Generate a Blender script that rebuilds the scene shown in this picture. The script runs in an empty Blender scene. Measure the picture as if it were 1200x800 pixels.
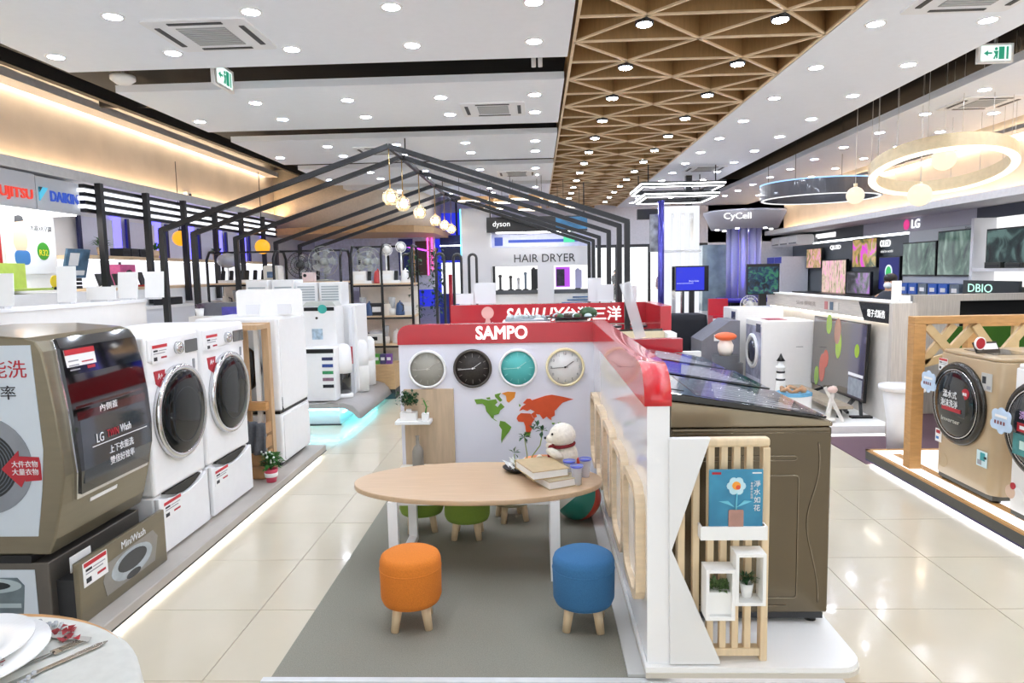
import bpy, math, random
from mathutils import Matrix, Vector
sc = bpy.context.scene
COL = sc.collection
# ---------------------------------------------------------------- camera, world, exposure
cam = bpy.data.objects.new('camera', bpy.data.cameras.new('camera')); COL.objects.link(cam)
cam.data.sensor_width = 36.0; cam.data.lens = 24.0; cam.data.clip_end = 300
cam.matrix_world = Matrix.Translation((0, 0, 1.6)) @ Matrix.Rotation(math.radians(2.15), 4, 'Z') @ Matrix.Rotation(math.radians(90 - 5.7), 4, 'X') @ Matrix.Rotation(math.radians(-1.15), 4, 'Z')
sc.camera = cam
world = bpy.data.worlds.new('daylight'); sc.world = world; world.use_nodes = True
bg = world.node_tree.nodes['Background']; bg.inputs[0].default_value = (.93, .97, 1.0, 1); bg.inputs[1].default_value = 1.4
sc.view_settings.view_transform = 'Standard'; sc.view_settings.look = 'None'
sc.view_settings.gamma = 1; sc.view_settings.use_curve_mapping = False
sc.view_settings.exposure = 0.3
LAMP = 160.0      # emission of every downlight lens
random.seed(7)
sc.cycles.diffuse_bounces = 8
# ---------------------------------------------------------------- helpers
PI = math.pi
def lin(h):
    h = h.lstrip('#'); o = []
    for i in (0, 2, 4):
        c = int(h[i:i+2], 16) / 255
        o.append(c / 12.92 if c <= .04045 else ((c + .055) / 1.055) ** 2.4)
    return (*o, 1)
MC = {}
def mat(hexc, rough=.5, metal=0, coat=0, var=.04, scale=18, trans=0, bump=0, alpha=1, stretch=None, c2=None, spec=.5):
    k = ('m', hexc, rough, metal, coat, var, scale, trans, bump, alpha, stretch, c2, spec)
    if k in MC: return MC[k]
    m = bpy.data.materials.new('mat_' + hexc.strip('#')); m.use_nodes = True
    nt = m.node_tree; b = nt.nodes['Principled BSDF']
    b.inputs['Roughness'].default_value = rough; b.inputs['Metallic'].default_value = metal
    b.inputs['Coat Weight'].default_value = coat; b.inputs['Coat Roughness'].default_value = .05
    b.inputs['Transmission Weight'].default_value = trans
    b.inputs['Alpha'].default_value = alpha; b.inputs['Specular IOR Level'].default_value = spec
    b.inputs['Base Color'].default_value = lin(hexc)
    if var or c2:
        tc = nt.nodes.new('ShaderNodeTexCoord'); n = nt.nodes.new('ShaderNodeTexNoise'); n.inputs['Scale'].default_value = scale
        n.inputs['Detail'].default_value = 4
        if stretch:
            mp = nt.nodes.new('ShaderNodeMapping'); mp.inputs['Scale'].default_value = stretch
            nt.links.new(tc.outputs['Object'], mp.inputs[0]); nt.links.new(mp.outputs[0], n.inputs[0])
        else: nt.links.new(tc.outputs['Object'], n.inputs[0])
        r = nt.nodes.new('ShaderNodeValToRGB'); c = lin(hexc)
        d = lin(c2) if c2 else tuple(max(0, x * (1 - var * 2)) for x in c[:3]) + (1,)
        r.color_ramp.elements[0].position = .35; r.color_ramp.elements[1].position = .65
        r.color_ramp.elements[0].color = d; r.color_ramp.elements[1].color = c
        nt.links.new(n.outputs[0], r.inputs[0]); nt.links.new(r.outputs[0], b.inputs['Base Color'])
        if bump:
            bp = nt.nodes.new('ShaderNodeBump'); bp.inputs['Strength'].default_value = min(1, bump); bp.inputs['Distance'].default_value = .004 * max(1, bump)
            nt.links.new(n.outputs[0], bp.inputs['Height']); nt.links.new(bp.outputs[0], b.inputs['Normal'])
    MC[k] = m; return m
def emit(hexc, s=1.0):
    k = ('e', hexc, s)
    if k in MC: return MC[k]
    m = bpy.data.materials.new('glow_' + hexc.strip('#')); m.use_nodes = True
    b = m.node_tree.nodes['Principled BSDF']; b.inputs['Base Color'].default_value = (.02, .02, .02, 1)
    b.inputs['Emission Color'].default_value = lin(hexc); b.inputs['Emission Strength'].default_value = s
    MC[k] = m; return m
def screen(c1, c2, c3, scale=6, s=.8, stretch=(1, 1, 1)):
    """a lit screen showing blotches of three colours"""
    k = ('s', c1, c2, c3, scale, s, stretch)
    if k in MC: return MC[k]
    m = bpy.data.materials.new('screen'); m.use_nodes = True; nt = m.node_tree; b = nt.nodes['Principled BSDF']
    b.inputs['Base Color'].default_value = (.01, .01, .01, 1); b.inputs['Roughness'].default_value = .08
    tc = nt.nodes.new('ShaderNodeTexCoord'); mp = nt.nodes.new('ShaderNodeMapping'); mp.inputs['Scale'].default_value = stretch
    n = nt.nodes.new('ShaderNodeTexNoise'); n.inputs['Scale'].default_value = scale; n.inputs['Detail'].default_value = 7; n.inputs['Distortion'].default_value = 1.2
    r = nt.nodes.new('ShaderNodeValToRGB'); r.color_ramp.elements[0].position = .36; r.color_ramp.elements[1].position = .62
    r.color_ramp.elements[0].color = lin(c1); r.color_ramp.elements[1].color = lin(c3)
    e = r.color_ramp.elements.new(.5); e.color = lin(c2)
    nt.links.new(tc.outputs['Object'], mp.inputs[0]); nt.links.new(mp.outputs[0], n.inputs[0]); nt.links.new(n.outputs[0], r.inputs[0])
    nt.links.new(r.outputs[0], b.inputs['Emission Color']); b.inputs['Emission Strength'].default_value = s
    MC[k] = m; return m
class G:
    """collects shapes; .o() links them as one mesh object"""
    def __init__(s): s.v = []; s.f = []; s.mi = []; s.sm = []; s.cur = 0; s.smooth = False; s.M = None
    def add(s, vs, fs, smooth=None):
        b = len(s.v)
        if s.M is not None: vs = [s.M @ Vector(p) for p in vs]
        s.v += [tuple(p) for p in vs]
        for f in fs: s.f.append([b + i for i in f]); s.mi.append(s.cur); s.sm.append(s.smooth if smooth is None else smooth)
        return s
    def box(s, x0, x1, y0, y1, z0, z1):
        return s.add([(x0,y0,z0),(x1,y0,z0),(x1,y1,z0),(x0,y1,z0),(x0,y0,z1),(x1,y0,z1),(x1,y1,z1),(x0,y1,z1)],
                     [(3,2,1,0),(4,5,6,7),(0,1,5,4),(1,2,6,5),(2,3,7,6),(3,0,4,7)], False)
    def prism(s, poly, a0, a1, ax='z', smooth=False):
        def P(p, a): return (p[0], p[1], a) if ax == 'z' else ((p[0], a, p[1]) if ax == 'y' else (a, p[0], p[1]))
        n = len(poly); vs = [P(p, a0) for p in poly] + [P(p, a1) for p in poly]
        s.add(vs, [list(range(n))[::-1], list(range(n, 2*n))], False)
        b = len(s.v) - 2*n
        for i in range(n): s.f.append([b+i, b+(i+1) % n, b+n+(i+1) % n, b+n+i]); s.mi.append(s.cur); s.sm.append(smooth)
        return s
    def rrect(s, x0, x1, y0, y1, r, a0, a1, ax='z', n=5): return s.prism(rr(x0, x1, y0, y1, r, n), a0, a1, ax)
    def ring(s, po, pi, a0, a1, ax='z'):
        def P(p, a): return (p[0], p[1], a) if ax == 'z' else ((p[0], a, p[1]) if ax == 'y' else (a, p[0], p[1]))
        n = len(po); vs = [P(p, a0) for p in po] + [P(p, a0) for p in pi] + [P(p, a1) for p in po] + [P(p, a1) for p in pi]; fs = []
        for i in range(n):
            j = (i+1) % n
            fs += [(i, n+i, n+j, j), (2*n+i, 2*n+j, 3*n+j, 3*n+i), (i, j, 2*n+j, 2*n+i), (n+i, 3*n+i, 3*n+j, n+j)]
        return s.add(vs, fs)
    def cyl(s, p0, p1, r0, r1=None, n=16, smooth=True):
        r1 = r0 if r1 is None else r1; p0 = Vector(p0); p1 = Vector(p1); d = (p1-p0).normalized()
        u = d.orthogonal().normalized(); w = d.cross(u); vs = []
        for p, r in ((p0, r0), (p1, r1)): vs += [p + (u*math.cos(2*PI*i/n) + w*math.sin(2*PI*i/n))*r for i in range(n)]
        s.add(vs, [list(range(n))[::-1], list(range(n, 2*n))], False); b = len(s.v) - 2*n
        for i in range(n): s.f.append([b+i, b+(i+1) % n, b+n+(i+1) % n, b+n+i]); s.mi.append(s.cur); s.sm.append(smooth)
        return s
    def bar(s, p0, p1, w, h=None):
        """square bar between two points"""
        h = h or w; p0 = Vector(p0); p1 = Vector(p1); d = (p1-p0).normalized()
        up = Vector((0,0,1)) if abs(d.z) < .9 else Vector((0,1,0)); u = d.cross(up).normalized(); t = u.cross(d)
        vs = [p + u*a*w/2 + t*b*h/2 for p in (p0, p1) for a, b in ((-1,-1),(1,-1),(1,1),(-1,1))]
        return s.add(vs, [(0,1,2,3),(7,6,5,4),(0,4,5,1),(1,5,6,2),(2,6,7,3),(3,7,4,0)], False)
    def tube(s, pts, r, n=8, closed=False):
        pts = [Vector(p) for p in pts]; m = len(pts); vs = []; u = None
        for i, p in enumerate(pts):
            a = pts[(i-1) % m] if (i or closed) else p; b = pts[(i+1) % m] if (i < m-1 or closed) else p
            d = (b-a).normalized()
            if u is None: u = d.orthogonal().normalized()
            u = (u - d*u.dot(d)).normalized(); w = d.cross(u); rad = r[i] if isinstance(r, (list, tuple)) else r
            vs += [p + (u*math.cos(2*PI*k/n) + w*math.sin(2*PI*k/n))*rad for k in range(n)]
        fs = []
        for i in range(m if closed else m-1):
            for k in range(n): fs.append((i*n+k, i*n+(k+1) % n, ((i+1) % m)*n+(k+1) % n, ((i+1) % m)*n+k))
        if not closed: fs += [tuple(range(n))[::-1], tuple(range((m-1)*n, m*n))]
        return s.add(vs, fs, True)
    def lathe(s, prof, c=(0,0,0), n=24, ax='z', smooth=True):
        vs = []; c = Vector(c)
        for r, z in prof:
            for k in range(n):
                a = 2*PI*k/n; x, y = r*math.cos(a), r*math.sin(a)
                vs.append(c + Vector((x, y, z) if ax == 'z' else ((x, z, y) if ax == 'y' else (z, x, y))))
        fs = [(i*n+k, i*n+(k+1) % n, (i+1)*n+(k+1) % n, (i+1)*n+k) for i in range(len(prof)-1) for k in range(n)]
        fs += [tuple(range(n))[::-1]]
        if abs(prof[-1][1]) >= max(abs(p[1]) for p in prof) - 1e-6: fs += [tuple(range((len(prof)-1)*n, len(prof)*n))]
        return s.add(vs, fs, smooth)
    def ell(s, c, r, nu=16, nv=10, M=None):
        if not isinstance(r, (tuple, list)): r = (r, r, r)
        vs = []; fs = []
        for j in range(nv+1):
            t = PI*j/nv
            for i in range(nu):
                a = 2*PI*i/nu; p = Vector((r[0]*math.sin(t)*math.cos(a), r[1]*math.sin(t)*math.sin(a), r[2]*math.cos(t)))
                if M is not None: p = M @ p
                vs.append(p + Vector(c))
        for j in range(nv):
            for i in range(nu): fs.append((j*nu+i, (j+1)*nu+i, (j+1)*nu+(i+1) % nu, j*nu+(i+1) % nu))
        return s.add(vs, fs, True)
    def leaf(s, base, d, L, w, droop=.2):
        b = Vector(base); d = Vector(d).normalized(); u = d.cross(Vector((0,0,1)))
        if u.length < .05: u = Vector((1,0,0))
        u.normalize(); up = u.cross(d)
        mid = b + d*L*.5 + up*L*.06; tip = b + d*L - Vector((0,0,droop*L))
        return s.add([b, mid+u*w/2+up*w*.15, tip, mid-u*w/2+up*w*.15, mid], [(0,4,1),(1,4,2),(2,4,3),(3,4,0)], True)
    def quad(s, *p): return s.add(p, [tuple(range(len(p)))], False)
    def o(s, name, m, parent=None, bevel=0, seg=2, at=None):
        me = bpy.data.meshes.new(name); me.from_pydata(s.v, [], s.f)
        ms = m if isinstance(m, (list, tuple)) else [m]
        for x in ms: me.materials.append(x)
        me.polygons.foreach_set('material_index', s.mi); me.polygons.foreach_set('use_smooth', s.sm)
        me.validate()
        import bmesh
        bm = bmesh.new(); bm.from_mesh(me); bmesh.ops.recalc_face_normals(bm, faces=bm.faces); bm.to_mesh(me); bm.free()
        ob = bpy.data.objects.new(name, me); COL.objects.link(ob)
        if parent: ob.parent = parent
        if at: ob.location = at
        if bevel:
            mo = ob.modifiers.new('bevel', 'BEVEL'); mo.width = bevel; mo.segments = seg; mo.limit_method = 'ANGLE'; mo.angle_limit = math.radians(40)
            mo.harden_normals = False
        return ob
def rr(x0, x1, y0, y1, r, n=5):
    o = []
    for cx, cy, a in ((x1-r, y1-r, 0), (x0+r, y1-r, 90), (x0+r, y0+r, 180), (x1-r, y0+r, 270)):
        for k in range(n+1):
            t = math.radians(a + 90*k/n); o.append((cx+r*math.cos(t), cy+r*math.sin(t)))
    return o
def circ(cx, cy, r, n=32, ry=None): return [(cx+r*math.cos(2*PI*i/n), cy+(ry or r)*math.sin(2*PI*i/n)) for i in range(n)]
def tag(o, label, cat, group=None):
    o['label'] = label; o['category'] = cat
    if group: o['group'] = group
    return o
def T(name, label, cat, loc=(0,0,0), rz=0, group=None):
    o = bpy.data.objects.new(name, None); COL.objects.link(o); o.location = loc; o.rotation_euler = (0, 0, rz); o.empty_display_size = .1
    return tag(o, label, cat, group)
def S(o): o['kind'] = 'structure'; return o
def stuff(o): o['kind'] = 'stuff'; return o
def dup(root, loc, rz=None, label=None, group=None):
    c = root.copy(); COL.objects.link(c); c.location = loc
    if rz is not None: c.rotation_euler = (0, 0, rz)
    if label: c['label'] = label
    if group: c['group'] = group
    for ch in [k for k in bpy.data.objects if k.parent == root]:
        d = ch.copy(); COL.objects.link(d); d.parent = c
        for g in [k for k in bpy.data.objects if k.parent == ch]:
            e = g.copy(); COL.objects.link(e); e.parent = d
    return c
AX = {'-y': ((1,0,0),(0,0,1),(0,-1,0)), '+x': ((0,1,0),(0,0,1),(1,0,0)), '-x': ((0,-1,0),(0,0,1),(-1,0,0)), '+z': ((1,0,0),(0,1,0),(0,0,1)), 'zx': ((0,1,0),(-1,0,0),(0,0,1)), 'zm': ((0,-1,0),(1,0,0),(0,0,1))}
def text(s, h, m, parent, loc, face='-y', w=None, ext=.002, off=0, name='lettering', shear=0, slant=0):
    cu = bpy.data.curves.new('t', 'FONT'); cu.body = s; cu.size = 1; cu.bevel_depth = off; cu.bevel_resolution = 0; cu.extrude = .001; cu.resolution_u = 3
    cu.shear = shear; cu.align_x = 'CENTER'
    ob = bpy.data.objects.new('t', cu); COL.objects.link(ob)
    me = bpy.data.meshes.new_from_object(ob)
    bpy.data.objects.remove(ob); bpy.data.curves.remove(cu)
    if not me.vertices: return None
    xs = [v.co.x for v in me.vertices]; ys = [v.co.y for v in me.vertices]
    cx, cy = (min(xs)+max(xs))/2, (min(ys)+max(ys))/2; k = h/(max(ys)-min(ys)); kx = k if w is None else w/(max(xs)-min(xs))
    a, b, c = [Vector(q) for q in AX[face]]
    if slant: R = Matrix.Rotation(slant, 3, a); b = R @ b; c = R @ c
    for v in me.vertices:
        p = v.co; v.co = Vector(loc) + a*(p.x-cx)*kx + b*(p.y-cy)*k + c*(ext if p.z > 0 else 0)
    me.materials.clear(); me.materials.append(m); me.name = name
    o = bpy.data.objects.new(name, me); COL.objects.link(o); o.parent = parent
    return o
NTH = 'first second third fourth fifth sixth seventh eighth ninth tenth eleventh twelfth thirteenth fourteenth fifteenth sixteenth'.split()
# ---------------------------------------------------------------- materials
WHITE = mat('#f1f1f1', .35, var=.01); GLOSSW = mat('#f3f3f4', .12, coat=.6, var=0); MATW = mat('#ececea', .6, var=.015)
BLACK = mat('#101012', .35, var=0); BLKG = mat('#060607', .04, coat=1, var=0); DARK = mat('#2b2c2e', .4, var=.03); GREY = mat('#8b8d90', .5, var=.02)
CHROME = mat('#d8d9dc', .12, 1, var=0); STEEL = mat('#a9aaad', .3, 1, var=.03); VOID = mat('#0b0b0c', .9, var=0)
WOOD = mat('#e2c6a2', .45, var=.06, scale=3, stretch=(2, 2, 22)); WOODX = mat('#cdae8b', .38, var=.05, scale=3, stretch=(1.5, 30, 20), coat=.1)
OAK = mat('#c9965c', .5, var=.09, scale=3, stretch=(2, 2, 18)); LATW = mat('#a98354', .55, var=.08, scale=3, stretch=(20, 20, 3)); LATE = mat('#ecd3ae', .5, var=.04)
GOLD = mat('#857c67', .3, .65, coat=.35, var=.03, scale=4, stretch=(1, 1, 8)); RED = mat('#b81f2b', .25, coat=.3, var=.01); REDL = mat('#d0242c', .2, coat=.5, var=0)
GLASS = mat('#ffffff', .02, trans=1, var=0)
INK = mat('#22242a', .5, var=0); INKR = mat('#b01e2c', .5, var=0); PAPER = mat('#f4f4f2', .6, var=.01)
LEAF = mat('#3f7a35', .5, var=.2, scale=30); LEAF2 = mat('#5d9a3f', .5, var=.2, scale=30); LEAFD = mat('#2c5a33', .5, var=.2, scale=30)
LED = emit('#ffffff', 6); LEDW = emit('#ffd7a8', 34); LEDB = emit('#6660ff', 2.6); LEDC = emit('#66e4ff', 6); LIT = emit('#ffffff', 1.15)
# ---------------------------------------------------------------- the room
fl = S(G().box(-6, 7, -3, 20, -.1, -.006).o('floor', mat('#cdc7ba', .4, var=.02)))
TILE = mat('#d1c7b1', .16, var=.025, scale=2.2, coat=.25)
tb = G().box(0, .576, 0, .576, -.006, 0).o('tile', TILE, fl, at=(-1.363 - .58*2, 3.122 - .58*4, 0))
for i in range(-2, 8):
    for j in range(-4, 22):
        if (i, j) == (-2, -4): continue
        if -1 < i < 1.6 and j > 12: pass
        t = tb.copy(); COL.objects.link(t); t.parent = fl; t.location = (-1.363 + .58*i, 3.122 + .58*j, 0)
S(G().box(-14, 20, 20, 60, -.1, 0).o('pavement', mat('#dad9d5', .7)))
S(G().box(-6.2, 7, -3, 20, 3.75, 3.95).o('ceiling', VOID))
S(G().box(-5.25, -5.1, -3, 20, 0, 3.8).o('wall_left', mat('#d9d7d8', .6, var=.01)))
S(G().box(6.75, 6.9, -3, 20, 0, 3.8).o('wall_right', mat('#d6d5d8', .6, var=.01)))
# back wall with the shop front
S(G().box(-6, 1.2, 17, 17.15, 0, 3.8).box(1.2, 7, 17, 17.15, 2.25, 3.8).box(4.2, 7, 17, 17.15, 0, 3.8).o('wall_back', mat('#dcdbe0', .6)))
w = T('shop_front', 'glazed shop front with dark mullions, bright daylight behind', 'window', (0, 17.05, 0)); w['kind'] = 'structure'
for x in (1.2, 1.95, 2.75, 3.45, 4.15): G().box(x, x+.06, -.03, .03, 0, 2.25).o('mullion', DARK, w)
G().box(1.2, 4.2, -.04, .04, 2.18, 2.3).o('transom', DARK, w)
for x in (1.27, 2.02, 2.82, 3.52): G().box(x, x+.67, -.004, .004, .02, 2.18).o('pane', mat('#ffffff', .0, trans=1, alpha=.06, var=0), w)
# suspended ceiling panels
CP = mat('#f3f8ff', .55, var=.008)
panels = [(-3.45, .25, -1.5, 5.13), (-3.45, .25, 5.7, 7.3), (-3.45, .26, 7.84, 9.5), (-3.42, .27, 9.95, 11.75), (-3.4, .28, 12.2, 13.9)]
for p in panels: S(G().box(*p, 3.15, 3.21).o('ceiling_panel', CP))
S(G().box(1.98, 3.2, -1.5, 17, 3.15, 3.22).o('ceiling_panel', CP)); S(G().box(3.75, 5.15, -1.5, 17, 3.15, 3.22).o('ceiling_panel', CP))
# coves left and right: lit wall above a soffit ledge
BEIGE = mat('#e6dacb', .6, var=.06, scale=2.5)
lw = S(G().box(-4.98, -4.92, -3, 13, 2.74, 3.75).o('wall_left_cove', BEIGE))
S(G().box(-4.98, -4.70, -3, 13, 2.64, 2.70).box(-4.73, -4.70, -3, 13, 2.70, 2.74).o('trim_1', mat('#e3e2e2', .5)))
S(G().box(-4.9, -4.88, -3, 13, 2.7, 2.715).o('trim_2', LEDW))
S(G().box(-4.86, -4.66, -3, 12.5, 3.42, 3.5).o('trim_3', mat('#cfcdcd', .5))); S(G().box(-4.9, -4.87, -3, 12.5, 3.5, 3.51).o('trim_4', emit('#ffe9cc', 26)))
S(G().box(5.95, 6.0, -3, 16.8, 2.5, 3.7).o('wall_right_cove', BEIGE))
S(G().box(5.5, 6.75, -3, 16.8, 2.38, 2.44).box(5.5, 5.53, -3, 16.8, 2.44, 2.48).o('trim_5', mat('#e3e2e2', .5)))
S(G().box(5.88, 5.9, -3, 16.8, 2.44, 2.455).o('trim_6', LEDW))
S(G().box(5.62, 5.82, -3, 16.8, 3.15, 3.2).o('trim_7', mat('#cfcdcd', .5))); S(G().box(5.9, 5.94, -3, 16.8, 3.19, 3.2).o('trim_8', emit('#ffe9cc', 26)))
# the curved bulkhead that closes the left cove
bk = S(G().prism([(-4.95, 13.4), (-4.95, 12.9), (-4.3, 12.6), (-2.9, 12.45), (-2.35, 12.6), (-2.1, 13.0), (-2.05, 13.6), (-2.05, 15), (-4.95, 15)], 2.5, 3.6, 'z', True).o('wall_left_bulkhead', mat('#dccfbd', .5, var=.05, scale=30)))
S(G().prism([(-5.0, 12.6), (-4.3, 12.35), (-2.85, 12.2), (-2.2, 12.4), (-1.9, 12.9), (-1.85, 15), (-5.0, 15)], 2.38, 2.5).o('trim_9', mat('#b98f63', .5, var=.06)))
# dark steel in the void between the panels
for i, (a, b) in enumerate([((-4.4, 3, 3.45), (-4.1, 14, 3.45)), ((-4.3, 5.2, 3.5), (1, 5.45, 3.55)), ((-4.6, 4.2, 3.4), (-3.3, 5.6, 3.5)), ((3.3, 3, 3.5), (3.35, 16, 3.5)), ((-4.6, 7.3, 3.5), (-3.4, 7.7, 3.55)), ((-3, 5.3, 3.62), (-2.2, 5.6, 3.62)), ((5.35, 3, 3.4), (5.4, 16, 3.45))]):
    S(G().bar(a, b, .07, .12).o('ceiling_beam', mat('#2c2926', .6, var=.1)))
for x in (.5, 1.4): S(G().cyl((x, 2.5, 3.6), (x, 16.5, 3.6), .06).o('ceiling_pipe', mat('#1c1a18', .5)))
# carpets
S(G().box(-1.09, .42, 2.55, 5.02, 0, .008).o('floor_carpet', mat('#949184', .95, var=.14, scale=260, bump=.5)))
S(G().box(-1.12, 1.16, 2.52, 2.55, 0, .012).o('trim_10', mat('#d9dbdc', .3)))
S(G().box(2.65, 6.7, 5.52, 9, 0, .006).box(1.55, 6.7, 9, 16.9, 0, .006).o('floor_carpet', mat('#6e5560', .95, var=.12, scale=180, bump=.4)))
# wooden lattice ceiling
lat = T('lattice_ceiling', 'wooden triangular lattice ceiling strip', 'ceiling', (0, 0, 0)); lat['kind'] = 'structure'
X0, X1, HS, R0, Y2 = .28, 1.96, .42, .455, 4.83
def slatbm(a, b):
    g = G(); g.bar((a[0], a[1], 3.275), (b[0], b[1], 3.275), .016, .23); g.cur = 1; g.bar((a[0], a[1], 3.155), (b[0], b[1], 3.155), .02, .012); return g
for k in range(-12, 26): slatbm((X0, Y2+R0*k), (X1, Y2+R0*k)).o('slat', [LATW, LATE], lat)
for k in range(-14, 26, 2):
    slatbm((X0, Y2+R0*k), (X1, Y2+R0*(k+4))).o('slat', [LATW, LATE], lat); slatbm((X1, Y2+R0*k), (X0, Y2+R0*(k+4))).o('slat', [LATW, LATE], lat)
slatbm((X0, -1.2), (X0, 16.8)).o('slat', [LATW, LATE], lat); slatbm((X1, -1.2), (X1, 16.8)).o('slat', [LATW, LATE], lat)
# ---------------------------------------------------------------- downlights
LENS = emit('#e4eeff', LAMP)
d0 = T('downlight', 'x', 'light', (0, -9, 3.15))
G().ring(circ(0, 0, .066, 20), circ(0, 0, .05, 20), -.006, .004).o('trim_ring', WHITE, d0)
G().lathe([(.05, -.003), (.0501, .004)], n=20).o('lens', LENS, d0)
first = [True]
def down(x, y, label, group, z=3.15):
    if first[0]: first[0] = False; d0.location = (x, y, z); d0['label'] = label; d0['group'] = group; return
    dup(d0, (x, y, z), None, label, group)
rowsL = [(4.1, 4.77), (6.15, 6.8), (8.25, 8.92), (10.35, 11.05), (12.6, 13.3)]
for pi_, rs in enumerate(rowsL):
    for ri, y in enumerate(rs):
        for k in range(5):
            if ri == 0 and k == 4: continue
            down(.01-.825*k, y, f"recessed downlight, {NTH[k]} from the lattice, {('near','far')[ri]} row of {NTH[pi_]} white panel", 'downlights in the left ceiling panels')
for c, x in enumerate((2.205, 2.91)):
    for k in range(13): down(x, 4.65+.94*k, f"recessed downlight, {NTH[k]} along the {('lattice','dark slot')[c]} side of the long white strip", 'downlights in the strip beside the lattice')
for c, x in enumerate((4.03, 4.75)):
    for k in range(11): down(x, 5.5+.94*k+.05*c, f"recessed downlight, {NTH[k]} along the {('slot','wall')[c]} side of the right white panel", 'downlights in the right ceiling panel')
for c, x in enumerate((2.205, 2.91, 4.03, 4.75)):
    for k in range(4): down(x, 3.71-.94*k, f"recessed downlight outside the photo above the right front floor, {NTH[k]} of the {NTH[c]} row", 'downlights nearest the viewer')
for c in range(4):
    for k in range(2): down(.01-.825*c, 3.0-.75*k, f"recessed downlight outside the photo above the left front floor, {NTH[k]} of the {NTH[c]} row", 'downlights nearest the viewer')
q0 = None
for k in range(-3, 13):
    for c in range(2):
        lab = f"black can spotlight in the wood lattice, {NTH[k+3]} in its {('first','second')[c]} lengthwise row"
        loc = (X0 + HS*(1+2*c), Y2 + R0*(2*k-1) + .10, 3.13)
        if q0 is None:
            q0 = T('can_spotlight', lab, 'light', loc, 0, 'spotlights hung in the lattice')
            G().cyl((0,0,0), (0,0,.14), .058, n=18).cyl((0,0,.14), (0,0,.5), .008, n=6).o('can', BLACK, q0); G().lathe([(.046, -.004), (.0461, .003)], n=18).o('lens', LENS, q0)
        else: dup(q0, loc, None, lab)
# ---------------------------------------------------------------- print helpers
def plane(face, loc, tilt=0):
    a, b, c = [Vector(q) for q in AX[face]]
    if tilt: R = Matrix.Rotation(tilt, 3, a); b = R @ b; c = R @ c
    M = Matrix((( a.x, b.x, c.x, loc[0]), (a.y, b.y, c.y, loc[1]), (a.z, b.z, c.z, loc[2]), (0, 0, 0, 1))); return M
def card(name, parent, face, loc, w, h, base, items=(), t=.003, tilt=0):
    """flat printed card: items are (material, x0, x1, y0, y1) in fractions of the card"""
    g = G(); g.M = plane(face, loc, tilt); g.box(-w/2, w/2, -h/2, h/2, 0, t); ms = [base]
    for m, x0, x1, y0, y1 in items:
        if m not in ms: ms.append(m)
        g.cur = ms.index(m); g.box(-w/2+w*x0, -w/2+w*x1, -h/2+h*y0, -h/2+h*y1, t*.5, t+.0012)
    return g.o(name, ms, parent)
REDP = mat('#c4202c', .4, var=0); GRYP = mat('#9a9aa0', .5, var=0)
def price(parent, face, loc, w, h, base=PAPER, tilt=0):
    return card('price_sticker', parent, face, loc, w, h, base, [(REDP, .04, .96, .8, .97), (INK, .1, .35, .6, .7), (GRYP, .1, .8, .48, .53), (INKR, .55, .9, .2, .3), (INK, .1, .3, .12, .32), (GRYP, .4, .9, .62, .66)], .002, tilt)
# ---------------------------------------------------------------- left display platform and machines
STONE = mat('#b9b2a9', .5, var=.05, scale=4)
p = T('display_platform', 'long stone-topped display platform under the left washing machines, lit below', 'platform', (-1.93, 1.2, 0))
G().box(-.88, 0, 0, 4.80, .035, .09).o('deck', STONE, p, .006); G().box(-.86, -.05, .04, 4.75, 0, .035).o('plinth', mat('#dddcd8', .5), p)
G().box(-.05, -.035, 0.02, 4.75, .018, .03).o('light_strip', emit('#ffffff', 9), p); G().box(-.001, .003, 0, 4.80, .034, .042).o('edge_strip', DARK, p)
# gold twin washer
def profile(pts, off):
    o = []
    for i, (x, z) in enumerate(pts):
        a = pts[max(0, i-1)]; b = pts[min(len(pts)-1, i+1)]; dx, dz = b[0]-a[0], b[1]-a[1]; L = math.hypot(dx, dz); o.append((x + dz/L*off, z - dx/L*off))
    return o
gw = T('washing_machine', 'large gold twin washing machine with black glass front and pulled-out lower drawer', 'washing machine', (-2.08, 2.78, .09))
FR = [(-.045, .335), (-.02, .40), (.02, .55), (.045, .68), (.045, .78), (.035, .95), (.015, 1.1), (-.005, 1.22), (-.03, 1.262)]
G().prism([(-.65, .335)] + FR + [(-.08, 1.28), (-.3, 1.3), (-.65, 1.3)], 0, .68, 'y').o('body', GOLD, gw, .008)
def shell(pts, y0, y1, t, r=0):
    g = G(); a = profile(pts, t); b = profile(pts, -.004); n = len(pts); vs = []
    for i in range(n):
        f = 0 if not r else r*max(0, 1-min(i, n-1-i)/1.6)
        vs += [(a[i][0], y0+f, a[i][1]), (a[i][0], y1-f, a[i][1]), (b[i][0], y0+f, b[i][1]), (b[i][0], y1-f, b[i][1])]
    fs = []
    for i in range(n-1):
        p_, q_ = 4*i, 4*(i+1); fs += [(p_, p_+1, q_+1, q_), (p_+2, q_+2, q_+3, p_+3), (p_, q_, q_+2, p_+2), (p_+1, p_+3, q_+3, q_+1)]
    fs += [(0, 2, 3, 1), (4*n-4, 4*n-3, 4*n-1, 4*n-2)]
    return g.add(vs, fs, False)
dp = [(.027, .575), (.045, .68), (.045, .78), (.035, .95), (.015, 1.1), (-.005, 1.22), (-.028, 1.258)]
fr = shell([(.022, .555)] + dp[1:], .055, .665, .012, .03).o('door_frame', CHROME, gw)
dr = shell(dp, .075, .648, .02, .025).o('door', BLKG, gw)
MIDG = mat('#3a3f46', .08, coat=1, var=.05, scale=6)
shell([(.0375, .62), (.045, .68), (.045, .78), (.038, .9)], .10, .62, .0205, .01).o('door_print', MIDG, dr)
shell([(.038, .9), (.033, .965)], .10, .62, .0206).o('door_band', mat('#4a0d12', .1, coat=1, var=0), dr)
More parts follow.
